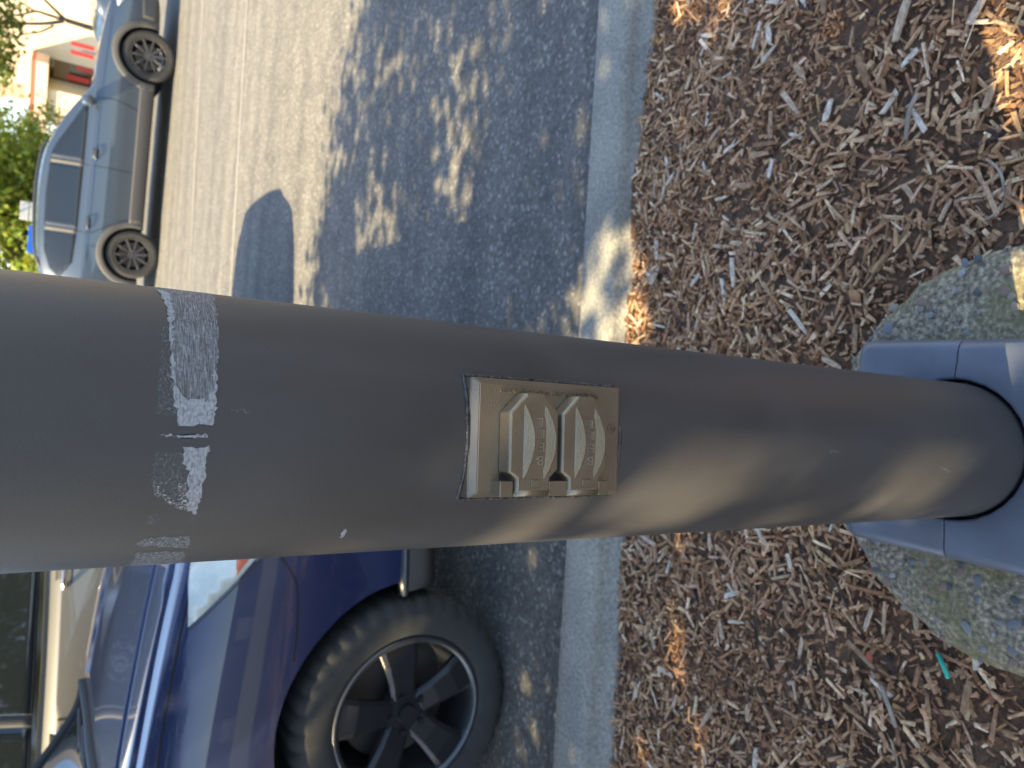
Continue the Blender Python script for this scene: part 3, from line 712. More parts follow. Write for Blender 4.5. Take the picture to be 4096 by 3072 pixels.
class Car:
    def __init__(s, name, label, cat, pm, zs=1., ws=1., xs_=1.):
        s.e = empty(name); tag(s.e, label, cat); s.zs, s.ws, s.xs = zs, ws, xs_
        secs = []
        for (x, zb, zt, zr, w_, wt) in STN:
            if x > .7: zr = zt + .4 * (zr - zt)
            g = zr - zt
            secs.append([(x, 0, zb), (x, w_ * .82, zb), (x, w_ * .955, zb + .07), (x, w_ * .985, zb + .36 * (zt - zb)), (x, w_, zb + .58 * (zt - zb)), (x, w_ * .972, zt - .075), (x, w_ * .925, zt), (x, wt + (w_ * .925 - wt) * (.12 if g > .15 else .35), zt + g * (.82 if g > .15 else .62)), (x, wt * .86, zr - .03 * min(1, g / .3)), (x, wt * .45, zr - .004), (x, 0, zr)])
        secs = np.array([catmull(q, 4) for q in secs])          # stations x points x 3
        grid = np.array([catmull(secs[:, k], 5) for k in range(secs.shape[1])]).transpose(1, 0, 2)
        grid[..., 0] *= xs_; grid[..., 1] *= ws; grid[..., 2] *= zs
        ns, npnt = grid.shape[:2]
        grid[:, 0, 1] = 0; grid[:, -1, 1] = 0
        vs = []; idx = np.zeros((ns, 2 * npnt - 2), int)
        for i in range(ns):
            ring = [grid[i, k] for k in range(npnt)] + [grid[i, k] * (1, -1, 1) for k in range(npnt - 2, 0, -1)]
            for j, q in enumerate(ring): idx[i, j] = len(vs); vs.append(tuple(q))
        m_ = idx.shape[1]; fs = []
        for i in range(ns - 1):
            for j in range(m_): fs.append((idx[i, j], idx[i, (j + 1) % m_], idx[i + 1, (j + 1) % m_], idx[i + 1, j]))
        fs.append(tuple(idx[0][::-1])); fs.append(tuple(idx[-1]))
        s.bvh = BVHTree.FromPolygons([Vector(q) for q in vs], [tuple(int(a) for a in q) for q in fs])
        me = bpy.data.meshes.new('body'); me.from_pydata(vs, [], [tuple(int(a) for a in q) for q in fs]); me.update()
        bm = bmesh.new(); bm.from_mesh(me); bmesh.ops.recalc_face_normals(bm, faces=bm.faces); bm.to_mesh(me); bm.free()
        s.body = link('body', me, pm, s.e)
        s.xf, s.xr = 1.335 * xs_, -1.335 * xs_
    def arches(s, R_w, ra):
        arch_boolean(s.body, [(x, R_w, ra, sg * .55, sg * 1.3) for x in (s.xf, s.xr) for sg in (1, -1)])
        bm = bmesh.new(); bm.from_mesh(s.body.data); 
        for fc in bm.faces: fc.smooth = True
        bmesh.ops.remove_doubles(bm, verts=bm.verts, dist=1e-5)
        for e in bm.edges:
            if len(e.link_faces) == 2 and e.calc_face_angle(0) > R(40): e.smooth = False
        bm.to_mesh(s.body.data); bm.free()
    def hit(s, x, z, side):
        for k in range(16):
            h = s.bvh.ray_cast(Vector((x, side * 3, z - .008 * k)), Vector((0, -side, 0)))
            if h[0] is not None and abs(h[1].y) > .3: break
        return h[0], h[1]
    def hit_top(s, x, y):
        h = s.bvh.ray_cast(Vector((x, y, 4)), Vector((0, 0, -1))); return h[0], h[1]
    def panel(s, name, outline, side, material, off=.004, thick=.012, step=.05, parent=None, top=False):
        bm = bmesh.new(); bm.faces.new([bm.verts.new((a, b, 0)) for a, b in outline])
        for ax in (0, 1):
            lo = min(p[ax] for p in outline); hi = max(p[ax] for p in outline); q = lo + step
            while q < hi - .001:
                pc = [0, 0, 0]; pn = [0, 0, 0]; pc[ax] = q; pn[ax] = 1
                bmesh.ops.bisect_plane(bm, geom=bm.verts[:] + bm.edges[:] + bm.faces[:], plane_co=pc, plane_no=pn); q += step
        bnd = [e for e in bm.edges if e.is_boundary]
        ext = bmesh.ops.extrude_edge_only(bm, edges=bnd); newv = {v_ for v_ in ext['geom'] if isinstance(v_, bmesh.types.BMVert)}
        for v_ in bm.verts:
            h, nn = (s.hit_top(v_.co.x, v_.co.y) if top else s.hit(v_.co.x, v_.co.y, side))
            if h is None:
                v_.co = Vector((v_.co.x, side * .85, v_.co.y)) if not top else Vector((v_.co.x, v_.co.y, .9)); continue
            if nn.dot(Vector((0, 0, 1)) if top else Vector((0, side, 0))) < 0: nn = -nn
            v_.co = h + nn * (off - (thick if v_ in newv else 0))
        return from_bm(name, bm, material, parent or s.e, True)
    def seam(s, pts, side, width=.007, name='panel_gap', material='seam_dark', off=.0012, sub=6, parent=None):
        P = catmull(pts, sub) if len(pts) > 2 else np.array([np.array(pts[0]) + (np.array(pts[1]) - np.array(pts[0])) * t for t in np.linspace(0, 1, 9)])
        vs, fs = [], []
        for i in range(len(P)):
            t = P[min(i + 1, len(P) - 1)] - P[max(i - 1, 0)]; t = t / (np.linalg.norm(t) + 1e-9); nn = np.array((-t[1], t[0])) * width / 2
            for q in (P[i] + nn, P[i] - nn):
                h, n_ = s.hit(q[0], q[1], side)
                if h is None: h = Vector((q[0], side * .88, q[1])); n_ = Vector((0, side, 0))
                if n_.y * side < 0: n_ = -n_
                vs.append(h + n_ * off)
        for i in range(len(P) - 1): fs.append((2 * i, 2 * i + 1, 2 * i + 3, 2 * i + 2))
        o = mesh(name, vs, fs, material, parent or s.e); bm = bmesh.new(); bm.from_mesh(o.data); bmesh.ops.solidify(bm, geom=bm.faces[:], thickness=.002); bm.to_mesh(o.data); bm.free(); return o
    def handle(s, x, z, side, material, L=.2):
        h, n_ = s.hit(x, z, side); y = h.y
        hd = empty('door_handle', (0, 0, 0), s.e)
        pts = [(x - L / 2, y + side * .004, z), (x - L / 2 + .02, y + side * .034, z + .002), (x, y + side * .042, z + .004), (x + L / 2 - .02, y + side * .034, z + .002), (x + L / 2, y + side * .004, z)]
        vs, fs = tube(catmull(pts, 4), .0125, 8); mesh('grip', vs, fs, material, hd, True)
        s.panel('handle_cup', [(x - L * .38, z - .035), (x + L * .38, z - .035), (x + L * .38, z + .04), (x - L * .38, z + .04)], side, 'black_plastic', .001, .004, parent=hd)
    def wheel(s, x, side, Rt, Rr, spokes, sp_mat, rim_mat, wd=.215, yo=None, ang=0., sw=(.07, .085), share=None):
        e = empty('wheel', (x, side * (yo if yo else .9 * s.ws - .012 - wd / 2), Rt), s.e)
        if side < 0: e.rotation_euler = (0, 0, math.pi)
        hw = wd / 2; N = 160
        prof = [(Rr - .012, -hw + .02), (Rr + .012, -hw + .006), ((Rr + Rt) / 2, -hw), (Rt - .022, -hw + .006), (Rt - .006, -hw + .022), (Rt, -hw + .045), (Rt, hw - .045), (Rt - .006, hw - .022), (Rt - .022, hw - .007), ((Rr + Rt) / 2 + .012, hw), (Rr + .022, hw - .003), (Rr + .012, hw - .006), (Rr + .004, hw - .012), (Rr - .012, hw - .022)]
        vs, fs = [], []
        for k in range(N):
            a = 2 * math.pi * k / N
            for j, (r_, y_) in enumerate(prof):
                if j in (3, 4, 5, 6, 7, 8) and k % 4 == 0: r_ -= .012 if j in (4, 7) else .008
                vs.append((r_ * math.cos(a), y_, r_ * math.sin(a)))
        n_ = len(prof)
        for k in range(N):
            k2 = (k + 1) % N
            for j in range(n_ - 1): fs.append((k * n_ + j, k2 * n_ + j, k2 * n_ + j + 1, k * n_ + j + 1))
        ty = mesh('tyre', vs, fs, 'tyre_rubber', e, True)
        bm = bmesh.new(); bm.from_mesh(ty.data); bmesh.ops.recalc_face_normals(bm, faces=bm.faces); bm.to_mesh(ty.data); bm.free()
        rp = [(Rr + .003, hw - .012), (Rr + .004, hw - .004), (Rr - .004, hw - .003), (Rr - .014, hw - .010), (Rr - .018, hw - .05), (Rr - .03, -hw + .03)]
        vs, fs = [], []
        for k in range(96):
            a = 2 * math.pi * k / 96
            for (r_, y_) in rp: vs.append((r_ * math.cos(a), y_, r_ * math.sin(a)))
        for k in range(96):
            k2 = (k + 1) % 96
            for j in range(5): fs.append((k * 6 + j, k2 * 6 + j, k2 * 6 + j + 1, k * 6 + j + 1))
        rim = mesh('rim', vs, fs, rim_mat, e, True)
        bm = bmesh.new()
        for k in range(spokes):
            a = ang + 2 * math.pi * k / spokes
            prs = []
            for (rr_, ww, y1, th) in ((.045, sw[0] * .9, hw - .035, .03), (.10, sw[0], hw - .022, .032), (Rr * .72, (sw[0] + sw[1]) / 2, hw - .014, .03), (Rr - .012, sw[1], hw - .02, .028)):
                c, s_ = math.cos(a), math.sin(a); row = []
                for (dt, dy) in ((-.5, 0), (-.36, .009), (.36, .009), (.5, 0), (.42, -th), (-.42, -th)):
                    row.append(bm.verts.new((rr_ * c - dt * ww * s_, y1 + dy, rr_ * s_ + dt * ww * c)))
                prs.append(row)
            for r1, r2 in zip(prs, prs[1:]):
                for j in range(6): bm.faces.new((r1[j], r1[(j + 1) % 6], r2[(j + 1) % 6], r2[j]))
            bm.faces.new(prs[0]); bm.faces.new(prs[-1][::-1])
        sp = from_bm('spokes', bm, sp_mat, e); md = sp.modifiers.new('b', 'BEVEL'); md.width = .003; md.segments = 2
        bm = bmesh.new(); bmesh.ops.create_cone(bm, cap_ends=True, segments=40, radius1=.078, radius2=.068, depth=.03)
        for q in range(5):
            a = ang + .63 + q * 1.2566
            r_ = bmesh.ops.create_cone(bm, cap_ends=True, segments=8, radius1=.011, radius2=.009, depth=.02); bmesh.ops.translate(bm, verts=r_['verts'], vec=(.053 * math.cos(a), .053 * math.sin(a), .018))
        r_ = bmesh.ops.create_cone(bm, cap_ends=True, segments=24, radius1=.030, radius2=.026, depth=.016); bmesh.ops.translate(bm, verts=r_['verts'], vec=(0, 0, .02))
        bmesh.ops.transform(bm, matrix=Matrix.Translation((0, hw - .042, 0)) @ Matrix.Rotation(R(-90), 4, 'X'), verts=bm.verts); from_bm('hub', bm, sp_mat, e)
        bm = bmesh.new(); bmesh.ops.create_cone(bm, cap_ends=True, segments=48, radius1=Rr * .74, radius2=Rr * .74, depth=.02)
        bmesh.ops.transform(bm, matrix=Matrix.Translation((0, hw - .13, 0)) @ Matrix.Rotation(R(-90), 4, 'X'), verts=bm.verts); from_bm('brake_disc', bm, 'brake_disc', e)
        return e
    def place(s, x, y, yaw):
        s.e.matrix_world = Matrix.Translation((x, y, road_z(y) + .002)) @ Matrix.Rotation(math.atan(SLOPE), 4, 'X') @ Matrix.Rotation(yaw, 4, 'Z')
    def cladding(s, side, Rw, r0, r1, material='cladding'):
        for xc in (s.xf, s.xr):
            out = [(xc + r1 * math.cos(a), Rw + r1 * math.sin(a) * .98) for a in np.linspace(R(-12), R(192), 26)]
            inn = [(xc + r0 * math.cos(a), Rw + r0 * math.sin(a)) for a in np.linspace(R(192), R(-12), 26)]
            bm = bmesh.new(); a_ = []; n_ = len(out)
            rows = []
            for q in range(n_):
                o2 = out[q]; i2 = inn[n_ - 1 - q]; row = []
                for t in (0, .0001, .33, .66, .999, 1):
                    x = o2[0] * (1 - t) + i2[0] * t; z = o2[1] * (1 - t) + i2[1] * t
                    h, nn = s.hit(x, z, side)
                    yy = h.y if h else side * .84 * s.ws
                    yy = side * max(abs(yy), .80 * s.ws)
                    row.append(bm.verts.new((x, yy + side * (-.005 if t == 0 else (-.04 if t == 1 else .012)), z)))
                rows.append(row)
            for r1_, r2_ in zip(rows, rows[1:]):
                for j in range(5): bm.faces.new((r1_[j], r1_[j + 1], r2_[j + 1], r2_[j]))
            from_bm('wheel_arch_trim', bm, material, s.e, True)
        z0 = .245 * s.zs
        s.panel('sill_trim', [(s.xr + r1 * .98, z0), (s.xf - r1 * .98, z0), (s.xf - r1 * .93, z0 + .17), (s.xr + r1 * .93, z0 + .17)], side, material, .012, .02)
    def side_glass(s, side, zs_extra=0., chrome=False):
        Z = s.zs; X = s.xs
        def q(l): return [(a * X, b * Z) for a, b in l]
        gl = [('window', [(.62, 1.005), (.30, 1.17), (-.02, 1.34), (-.13, 1.385), (-.21, 1.395), (-.21, 1.012)]),
              ('window', [(-.28, 1.014), (-.28, 1.40), (-.70, 1.425), (-1.10, 1.415), (-1.10, 1.03)]),
              ('window', [(-1.17, 1.035), (-1.17, 1.41), (-1.42, 1.395), (-1.66, 1.32), (-1.78, 1.20), (-1.55, 1.06)])]
        for nm, o_ in gl: s.panel(nm, q(o_), side, 'glass_dark', .003, .01, .06)
        s.panel('window_pillar', q([(-.215, 1.01), (-.215, 1.398), (-.275, 1.402), (-.275, 1.012)]), side, 'black_plastic' if not chrome else 'black_plastic', .002, .008)
        s.panel('window_pillar', q([(-1.105, 1.03), (-1.105, 1.413), (-1.165, 1.41), (-1.165, 1.033)]), side, 'black_plastic', .002, .008)

def top_outline(pts, zx): return [(a * zx, b) for a, b in pts]

# --- blue car parked at the kerb
RW = .335
blue = Car('blue_car', 'dark blue car parked at the kerb behind the pole, front wheel in view', 'car', 'paint_blue', zs=1.085, ws=1.0)
blue.arches(RW, .385)
for xw in (blue.xf, blue.xr):
    for sg in (1, -1): blue.wheel(xw, sg, RW, .222, 5, 'rim_dark', 'rim_grey', ang=.42, sw=(.085, .125))
xf = blue.xf
S = -1
lamp = blue.panel('headlight', [(xf + .315, .935), (xf + .42, .937), (xf + .56, .925), (xf + .72, .875), (xf + .80, .80), (xf + .76, .735), (xf + .62, .725), (xf + .50, .772), (xf + .44, .82)], S, 'lamp_clear', .006, .03, .03)
blue.panel('turn_signal', [(xf + .435, .835), (xf + .58, .838), (xf + .66, .80), (xf + .66, .748), (xf + .60, .74), (xf + .505, .782), (xf + .455, .822)], S, 'lamp_amber', .009, .012, .03, parent=lamp)
blue.seam([(xf + .311, .930), (xf + .434, .814), (xf + .498, .766), (xf + .62, .719), (xf + .765, .729), (xf + .806, .79)], S, .003, 'headlight_rim', 'black_plastic', .004, parent=lamp)
lamp2 = blue.panel('headlight', [(xf + .315, .935), (xf + .42, .937), (xf + .56, .925), (xf + .72, .875), (xf + .80, .80), (xf + .76, .735), (xf + .62, .725), (xf + .50, .772), (xf + .44, .82)], 1, 'lamp_clear', .006, .03, .03)
blue.seam([(xf + .525, .762), (xf + .46, .715), (xf + .42, .69), (xf + .38, .682), (xf + .30, .68), (xf + .21, .684)], S, .004)
# hood shut line runs along the fender top, and the fender line back to the door
blue.seam([(xf + .72, .85), (xf + .45, .925), (xf + .1, .975), (xf - .3, 1.0), (xf - .6, 1.015)], S, .004)
blue.seam([(xf - .56, 1.0), (xf - .58, .80), (xf - .57, .55), (xf - .55, .32)], S, .007)
blue.panel('bumper_valance', [(xf + .36, .262), (xf + .50, .262), (xf + .78, .270), (xf + .80, .355), (xf + .52, .362), (xf + .355, .365)], S, 'cladding', .014, .03)
blue.panel('bumper_lit_edge', [(xf + .345, .366), (xf + .52, .364), (xf + .80, .358), (xf + .80, .374), (xf + .52, .380), (xf + .345, .382)], S, 'rim_grey', .018, .03)  # grey strip paints in the lit ledge along the top of the valance
# hood panel with raised edge and centre bulge, windscreen, wiper, cowl
HX = [(xf + .80, .44), (xf + .66, .60), (xf + .40, .70), (xf, .745), (xf - .34, .765)]
hood_o = [(a, b) for a, b in HX] + [(a, -b) for a, b in reversed(HX)]
hood = blue.panel('hood', hood_o, 0, 'paint_blue', .006, .02, .06, top=True)
def top_line(car, pts, rad, name, material, parent, up=.004):
    P = catmull([(a, b, 0) for a, b in pts], 5); q = []
    for a in P:
        h, n_ = car.hit_top(a[0], a[1]); q.append((a[0], a[1], (h.z if h else .9) + up))
    vs, fs = tube(q, rad, 6); return mesh(name, vs, fs, material, parent, True)
for sg in (1, -1): top_line(blue, [(xf + .62, sg * .42), (xf + .2, sg * .5), (xf - .3, sg * .56)], .012, 'hood_crease', 'paint_blue', hood, .002)
ws_o = [(xf - .45, .70), (xf - .42, .40), (xf - .41, 0), (xf - .42, -.40), (xf - .45, -.70), (xf - .80, -.665), (xf - 1.22, -.60), (xf - 1.25, 0), (xf - 1.22, .60), (xf - .80, .665)]
blue.panel('windscreen', ws_o, 0, 'glass_dark', .006, .015, .08, top=True)
for sg in (1, -1): top_line(blue, [(xf - .40, sg * .745), (xf - .62, sg * .715), (xf - .90, sg * .675), (xf - 1.2, sg * .635)], .02, 'pillar_trim', 'black_plastic', blue.e, .006)
top_line(blue, [(xf - .37, -.66), (xf - .36, -.2), (xf - .37, .35), (xf - .38, .66)], .02, 'cowl', 'black_plastic', blue.e, .006)
top_line(blue, [(xf - .42, -.5), (xf - .46, -.2), (xf - .43, .1), (xf - .40, .30)], .009, 'wiper', 'black_plastic', blue.e, .022)
top_line(blue, [(xf - .44, .1), (xf - .47, .35), (xf - .44, .55)], .009, 'wiper', 'black_plastic', blue.e, .022)
for sg in (1, -1):
    blue.side_glass(sg)
    hd = blue.handle(.05, .83, sg, 'paint_blue'); blue.handle(-.85, .86, sg, 'paint_blue')
    bm = bmesh.new(); bm_box(bm, Vector((.50, sg * .99, 1.06)), (.12, .2, .13), None, .03); mr = from_bm('mirror', bm, 'paint_blue', blue.e, True)
# grille and plate
bm = bmesh.new(); bm_box(bm, Vector((2.245, 0, .60)), (.05, .74, .16), None, .02); g_ = from_bm('grille', bm, 'black_plastic', blue.e)
for k in range(4): box('grille_bar', (2.275, 0, .55 + k * .035), (.012, .70, .008), 'chrome', g_)
blue.place(-.97 - xf, 1.905 + .888, 0)

# --- slate blue crossover across the lane
suv = Car('crossover', 'slate blue crossover with grey wheel arch trims parked across the lane', 'car', 'paint_slate', zs=.975)
RS = .33; suv.arches(RS, .37)
for xw in (suv.xf, suv.xr):
    for sg in (1, -1): suv.wheel(xw, sg, RS, .225, 10, 'rim_grey', 'tyre_rubber', ang=.2, sw=(.022, .03))
for sg in (1, -1):
    suv.cladding(sg, RS, .365, .455); suv.side_glass(sg)
    suv.handle(-.08, .86, sg, 'paint_slate', .17); suv.handle(-1.0, .89, sg, 'paint_slate', .17)
    suv.seam([(.62, .955), (.66, .70), (.60, .45), (.58, .38)], sg, .01); suv.seam([(-.24, .99), (-.24, .6), (-.24, .42)], sg, .01); suv.seam([(-1.12, 1.0), (-1.12, .85), (-.98, .62), (-.92, .45)], sg, .01)
    suv.seam([(1.7, .80), (.9, .845), (-.2, .865), (-1.5, .885)], sg, .012, 'body_crease', 'paint_slate', .006)
    bm = bmesh.new(); bm_box(bm, Vector((.55, sg * .995, 1.0)), (.13, .2, .13), None, .035); m_o = from_bm('mirror', bm, 'paint_slate', suv.e, True)
    bm = bmesh.new(); bm_box(bm, Vector((.56, sg * .90, .96)), (.06, .12, .04), None, .01); from_bm('mirror_arm', bm, 'black_plastic', m_o)
    pts = [(.0, sg * .57, 1.40), (-.15, sg * .575, 1.47), (-.7, sg * .58, 1.51), (-1.4, sg * .575, 1.475), (-1.66, sg * .565, 1.40)]
    vs, fs = tube(catmull(pts, 5), .018, 6); mesh('roof_rail', vs, fs, 'rim_grey', suv.e, True)
    suv.panel('headlight', [(1.86, .74), (2.02, .77), (2.14, .75), (2.19, .68), (2.12, .63), (1.98, .66)], sg, 'lamp_clear', .006, .02, .04)
    suv.panel('tail_light', [(-1.93, .99), (-2.08, .97), (-2.16, .88), (-2.14, .80), (-2.04, .82), (-1.96, .90)], sg, 'lamp_red', .006, .02, .04)
    suv.panel('front_bumper_trim', [(1.80, .27), (2.08, .27), (2.17, .34), (2.18, .50), (2.06, .46), (1.80, .44)], sg, 'cladding', .012, .02, .04)
    suv.panel('rear_bumper_trim', [(-1.80, .30), (-2.02, .31), (-2.16, .40), (-2.17, .60), (-2.02, .56), (-1.80, .45)], sg, 'cladding', .012, .02, .04)
ws2 = [(.92, .70), (.94, .40), (.95, 0), (.94, -.40), (.92, -.70), (.55, -.655), (.14, -.60), (.10, 0), (.14, .60), (.55, .655)]
suv.panel('windscreen', ws2, 0, 'glass_dark', .006, .015, .08, top=True)
suv.panel('rear_window', [(-1.80, .50), (-2.02, .52), (-2.02, -.52), (-1.80, -.50)], 0, 'glass_dark', .006, .012, .06, top=True)
box('grille', (2.24, 0, .58), (.05, .7, .16), 'black_plastic', suv.e, .02)
yaw = math.atan2(11.485 - 11.805, 4.21 - 1.558)
fx, fy = math.cos(yaw), math.sin(yaw); mx_, my_ = (4.21 + 1.558) / 2, (11.485 + 11.805) / 2
suv.place(mx_ - .87 * fy - .16, my_ + .87 * fx - .35, yaw)

# --- silver car beyond the blue one, facing the other way
sil = Car('silver_car', 'silver beige car with chrome window strip seen over the blue hood', 'car', 'paint_silver', zs=1.19, ws=1.02, xs_=1.03)
RV = .36; sil.arches(RV, .41)
for xw in (sil.xf, sil.xr):
    for sg in (1, -1): sil.wheel(xw, sg, RV, .235, 7, 'rim_grey', 'rim_grey', ang=.2, sw=(.03, .05))
for sg in (1, -1):
    sil.side_glass(sg)
    sil.seam([(.68, 1.177), (.2, 1.187), (-.6, 1.198), (-1.2, 1.216), (-1.62, 1.248)], sg, .022, 'chrome_strip', 'chrome', .012)
    sil.handle(-.10, 1.09, sg, 'chrome', .22); sil.handle(-1.06, 1.115, sg, 'chrome', .22)
    sil.seam([(-.26, 1.10), (-.26, .75), (-.26, .40)], sg, .01); sil.seam([(-1.18, 1.13), (-1.18, .98), (-1.0, .68), (-.95, .45)], sg, .01)
    sil.seam([(.66, 1.08), (.68, .75), (.62, .42)], sg, .01)
    sil.seam([(1.0, .72), (-.2, .73), (-.95, .74)], sg, .035, 'door_moulding', 'chrome', .014)
    bm = bmesh.new(); bm_box(bm, Vector((.56, sg * 1.02, 1.22)), (.14, .22, .16), None, .04); from_bm('mirror', bm, 'paint_silver', sil.e, True)
    sil.panel('tail_light', [(-1.95, 1.08), (-2.12, 1.06), (-2.2, .95), (-2.18, .86), (-2.06, .90)], sg, 'lamp_red', .006, .02, .04)
    sil.panel('headlight', [(1.9, .83), (2.08, .85), (2.2, .80), (2.22, .72), (2.05, .73)], sg, 'lamp_clear', .006, .02, .04)
sil.panel('windscreen', [(a * 1.03, b) for a, b in ws2], 0, 'glass_dark', .006, .015, .08, top=True)
SR = -.80
sil.place(SR - 1.375, 5.32, math.pi)

# --- dark car parked behind the crossover's nose
drk = Car('dark_car', 'dark blue car parked beyond the nose of the crossover', 'car', 'paint_dark', zs=.98)
drk.arches(.33, .37)
for xw in (drk.xf, drk.xr):
    for sg in (1, -1): drk.wheel(xw, sg, .33, .22, 8, 'rim_grey', 'tyre_rubber', sw=(.03, .04))
for sg in (1, -1): drk.side_glass(sg)
drk.panel('windscreen', ws2, 0, 'glass_dark', .006, .015, .08, top=True)
p = aty(400, 125, 17.2); drk.place(p.x + 2.2, 17.2, math.pi)

# ------------------------------------------------------------------ trees
def leaf_mesh(name, centers, per, leaf, spread, material, parent, seed, loc=(0, 0, 0), droop=.3):
    g = np.random.default_rng(seed); C = np.repeat(np.array(centers), per, axis=0); n_ = len(C)
    d = g.normal(size=(n_, 3)); P = C + d * np.array(spread)
    a = g.uniform(0, 2 * np.pi, n_); tl = g.normal(0, .55, n_); L = leaf * g.uniform(.65, 1.3, n_)
    u = np.stack([np.cos(a) * np.cos(tl), np.sin(a) * np.cos(tl), np.sin(tl) - droop], 1); u /= np.linalg.norm(u, axis=1)[:, None]
    r_ = g.normal(size=(n_, 3)) * .6 + (0, 0, 1); nrm = r_ - (r_ * u).sum(1)[:, None] * u; nrm /= np.linalg.norm(nrm, axis=1)[:, None]
    s_ = np.cross(u, nrm)
    L = L[:, None]
    v0 = P; v1 = P + u * L * .45 + s_ * L * .32 + nrm * L * .06; v2 = P + u * L; v3 = P + u * L * .45 - s_ * L * .32 + nrm * L * .06
    V = np.stack([v0, v1, v2, v3], 1).reshape(-1, 3)
    me = bpy.data.meshes.new(name); me.vertices.add(len(V)); me.vertices.foreach_set('co', V.ravel())
    me.loops.add(n_ * 4); me.loops.foreach_set('vertex_index', np.arange(n_ * 4, dtype=np.int32))
    me.polygons.add(n_); me.polygons.foreach_set('loop_start', np.arange(0, n_ * 4, 4, dtype=np.int32)); me.polygons.foreach_set('loop_total', np.full(n_, 4, dtype=np.int32))
    me.update(); me.validate()
    ca = me.color_attributes.new('Col', 'FLOAT_COLOR', 'POINT'); t = g.uniform(.65, 1.35, n_); cl = np.ones((n_, 4, 4), np.float32)
    cl[:, :, 0] = (t * g.uniform(.85, 1.25, n_))[:, None]; cl[:, :, 1] = t[:, None]; cl[:, :, 2] = (t * g.uniform(.7, 1.1, n_))[:, None]
    ca.data.foreach_set('color', cl.reshape(-1).astype(np.float32))
    return link(name, me, material, parent, False, loc)
def crown_centers(seed, c, rad, n_, shell=.35):
    g = np.random.default_rng(seed); out = []
    while len(out) < n_:
        q = g.uniform(-1, 1, 3); r_ = np.linalg.norm(q)
        if r_ > 1 or r_ < shell * g.uniform(.2, 1): continue
        lump = 1 + .16 * math.sin(q[0] * 7 + seed) * math.cos(q[1] * 6)
        out.append(np.array(c) + q * np.array(rad) * lump)
    return out
def limbs(base, top, centers, n_, r0, seed, material, parent):
    g = random.Random(seed); vs, fs = [], []
    def add(pts, rad):
        a, b = tube(pts, rad, 8); o_ = len(vs); vs.extend(a); fs.extend([tuple(o_ + k for k in q) for q in b])
    base = Vector(base); top = Vector(top); mid = base.lerp(top, .55) + Vector((g.uniform(-.1, .1), g.uniform(-.1, .1), 0))
    P = [tuple(q) for q in catmull([tuple(base), tuple(mid), tuple(top)], 6)]; add(P, [r0 * (1.25 - .75 * i / len(P)) for i in range(len(P))])
    for k in range(n_):
        c = Vector(g.choice(centers)); s_ = Vector(P[g.randint(len(P) // 2, len(P) - 1)]); m2 = s_.lerp(c, .5) + Vector((0, 0, -.12 * (c - s_).length + g.uniform(0, .2)))
        Q = catmull([tuple(s_), tuple(m2), tuple(c)], 5); add(Q, [r0 * .42 * (1 - .85 * i / len(Q)) for i in range(len(Q))])
    return mesh('trunk', [Vector(q) for q in vs], fs, material, parent, True)
rnd.seed(1)
# the shade tree stands left of the picture and throws the dappled shade
t1 = empty('shade_tree', (-3.9, -.9, .2)); tag(t1, 'broad leafy tree at the mulch bed edge whose shade falls on road and kerb', 'tree')
cc1 = crown_centers(3, (.75, 1.75, 3.55), (3.0, 2.75, .95), 300, .05)
TO = t1.location
for zp in np.arange(.86, 1.75, .10):                      # leaf clumps added along the sun rays to shade the upper shaft
    for qq in (-.02, .06):
        hp = Vector((PX, PY, zp)) + NV * .05 + QV * qq
        for _ in range(2):
            tt = (rnd.uniform(2.9, 3.9) - zp) / SUN.z; cc1.append(np.array(hp + SUN * tt - TO + Vector((rnd.gauss(0, .05), rnd.gauss(0, .05), 0))))
sq, sp_ = shaft_hit(3060, 1900); s0 = Vector((PX, PY, FT)) + shaft_pt(sq, sp_)
def beam(c, rad):                                          # gap in the leaves that lets one beam on to the shaft
    d = Vector(c) + TO - s0; return (d - SUN * d.dot(SUN)).length > rad
cc1 = [c for c in cc1 if beam(c, .34)]
def gap(c, g, rad):
    d = Vector(c) + TO - g; return (d - SUN * d.dot(SUN)).length > rad
def ground_pt(a, b):
    g = atz(a, b, .13 if 2200 < a < 2500 else 0.); return on_mulch(a, b, 0) if a > 2500 else (atz(a, b, road_z(g.y)) if a < 2200 else g)
def thin(c):                                               # clumps thinned to let more sun flecks on to the lane
    t_ = (c[2] + TO.z) / SUN.z; return (c[1] + TO.y - SUN.y * t_) < 1.8 or rnd.random() > .22
cc1 = [c for c in cc1 if thin(c)]
for zp in (.40, .47, .54, .60):                           # extra leaf clumps added to keep the foot of the shaft in shade
    for qq in (-.01, .05):
        hp = Vector((PX, PY, zp)) + NV * .06 + QV * qq; tt = (rnd.uniform(2.9, 3.9) - zp) / SUN.z; cc1.append(np.array(hp + SUN * tt - TO))
for (a, b) in ((3300, 600), (3400, 330), (3150, 800), (2900, 900), (3600, 760), (3250, 250), (3700, 500), (3050, 1000), (2950, 2600), (3300, 2500), (3300, 2900), (2290, 2420), (2280, 2620), (2270, 2230), (2420, 420), (2440, 560)):  # clumps added towards the sun to shade chosen ground spots
    g = ground_pt(a, b)
    for _ in range(3): tt = (rnd.uniform(2.9, 3.9) - g.z) / SUN.z; cc1.append(np.array(g + SUN * tt - TO + Vector((rnd.gauss(0, .07), rnd.gauss(0, .07), 0))))
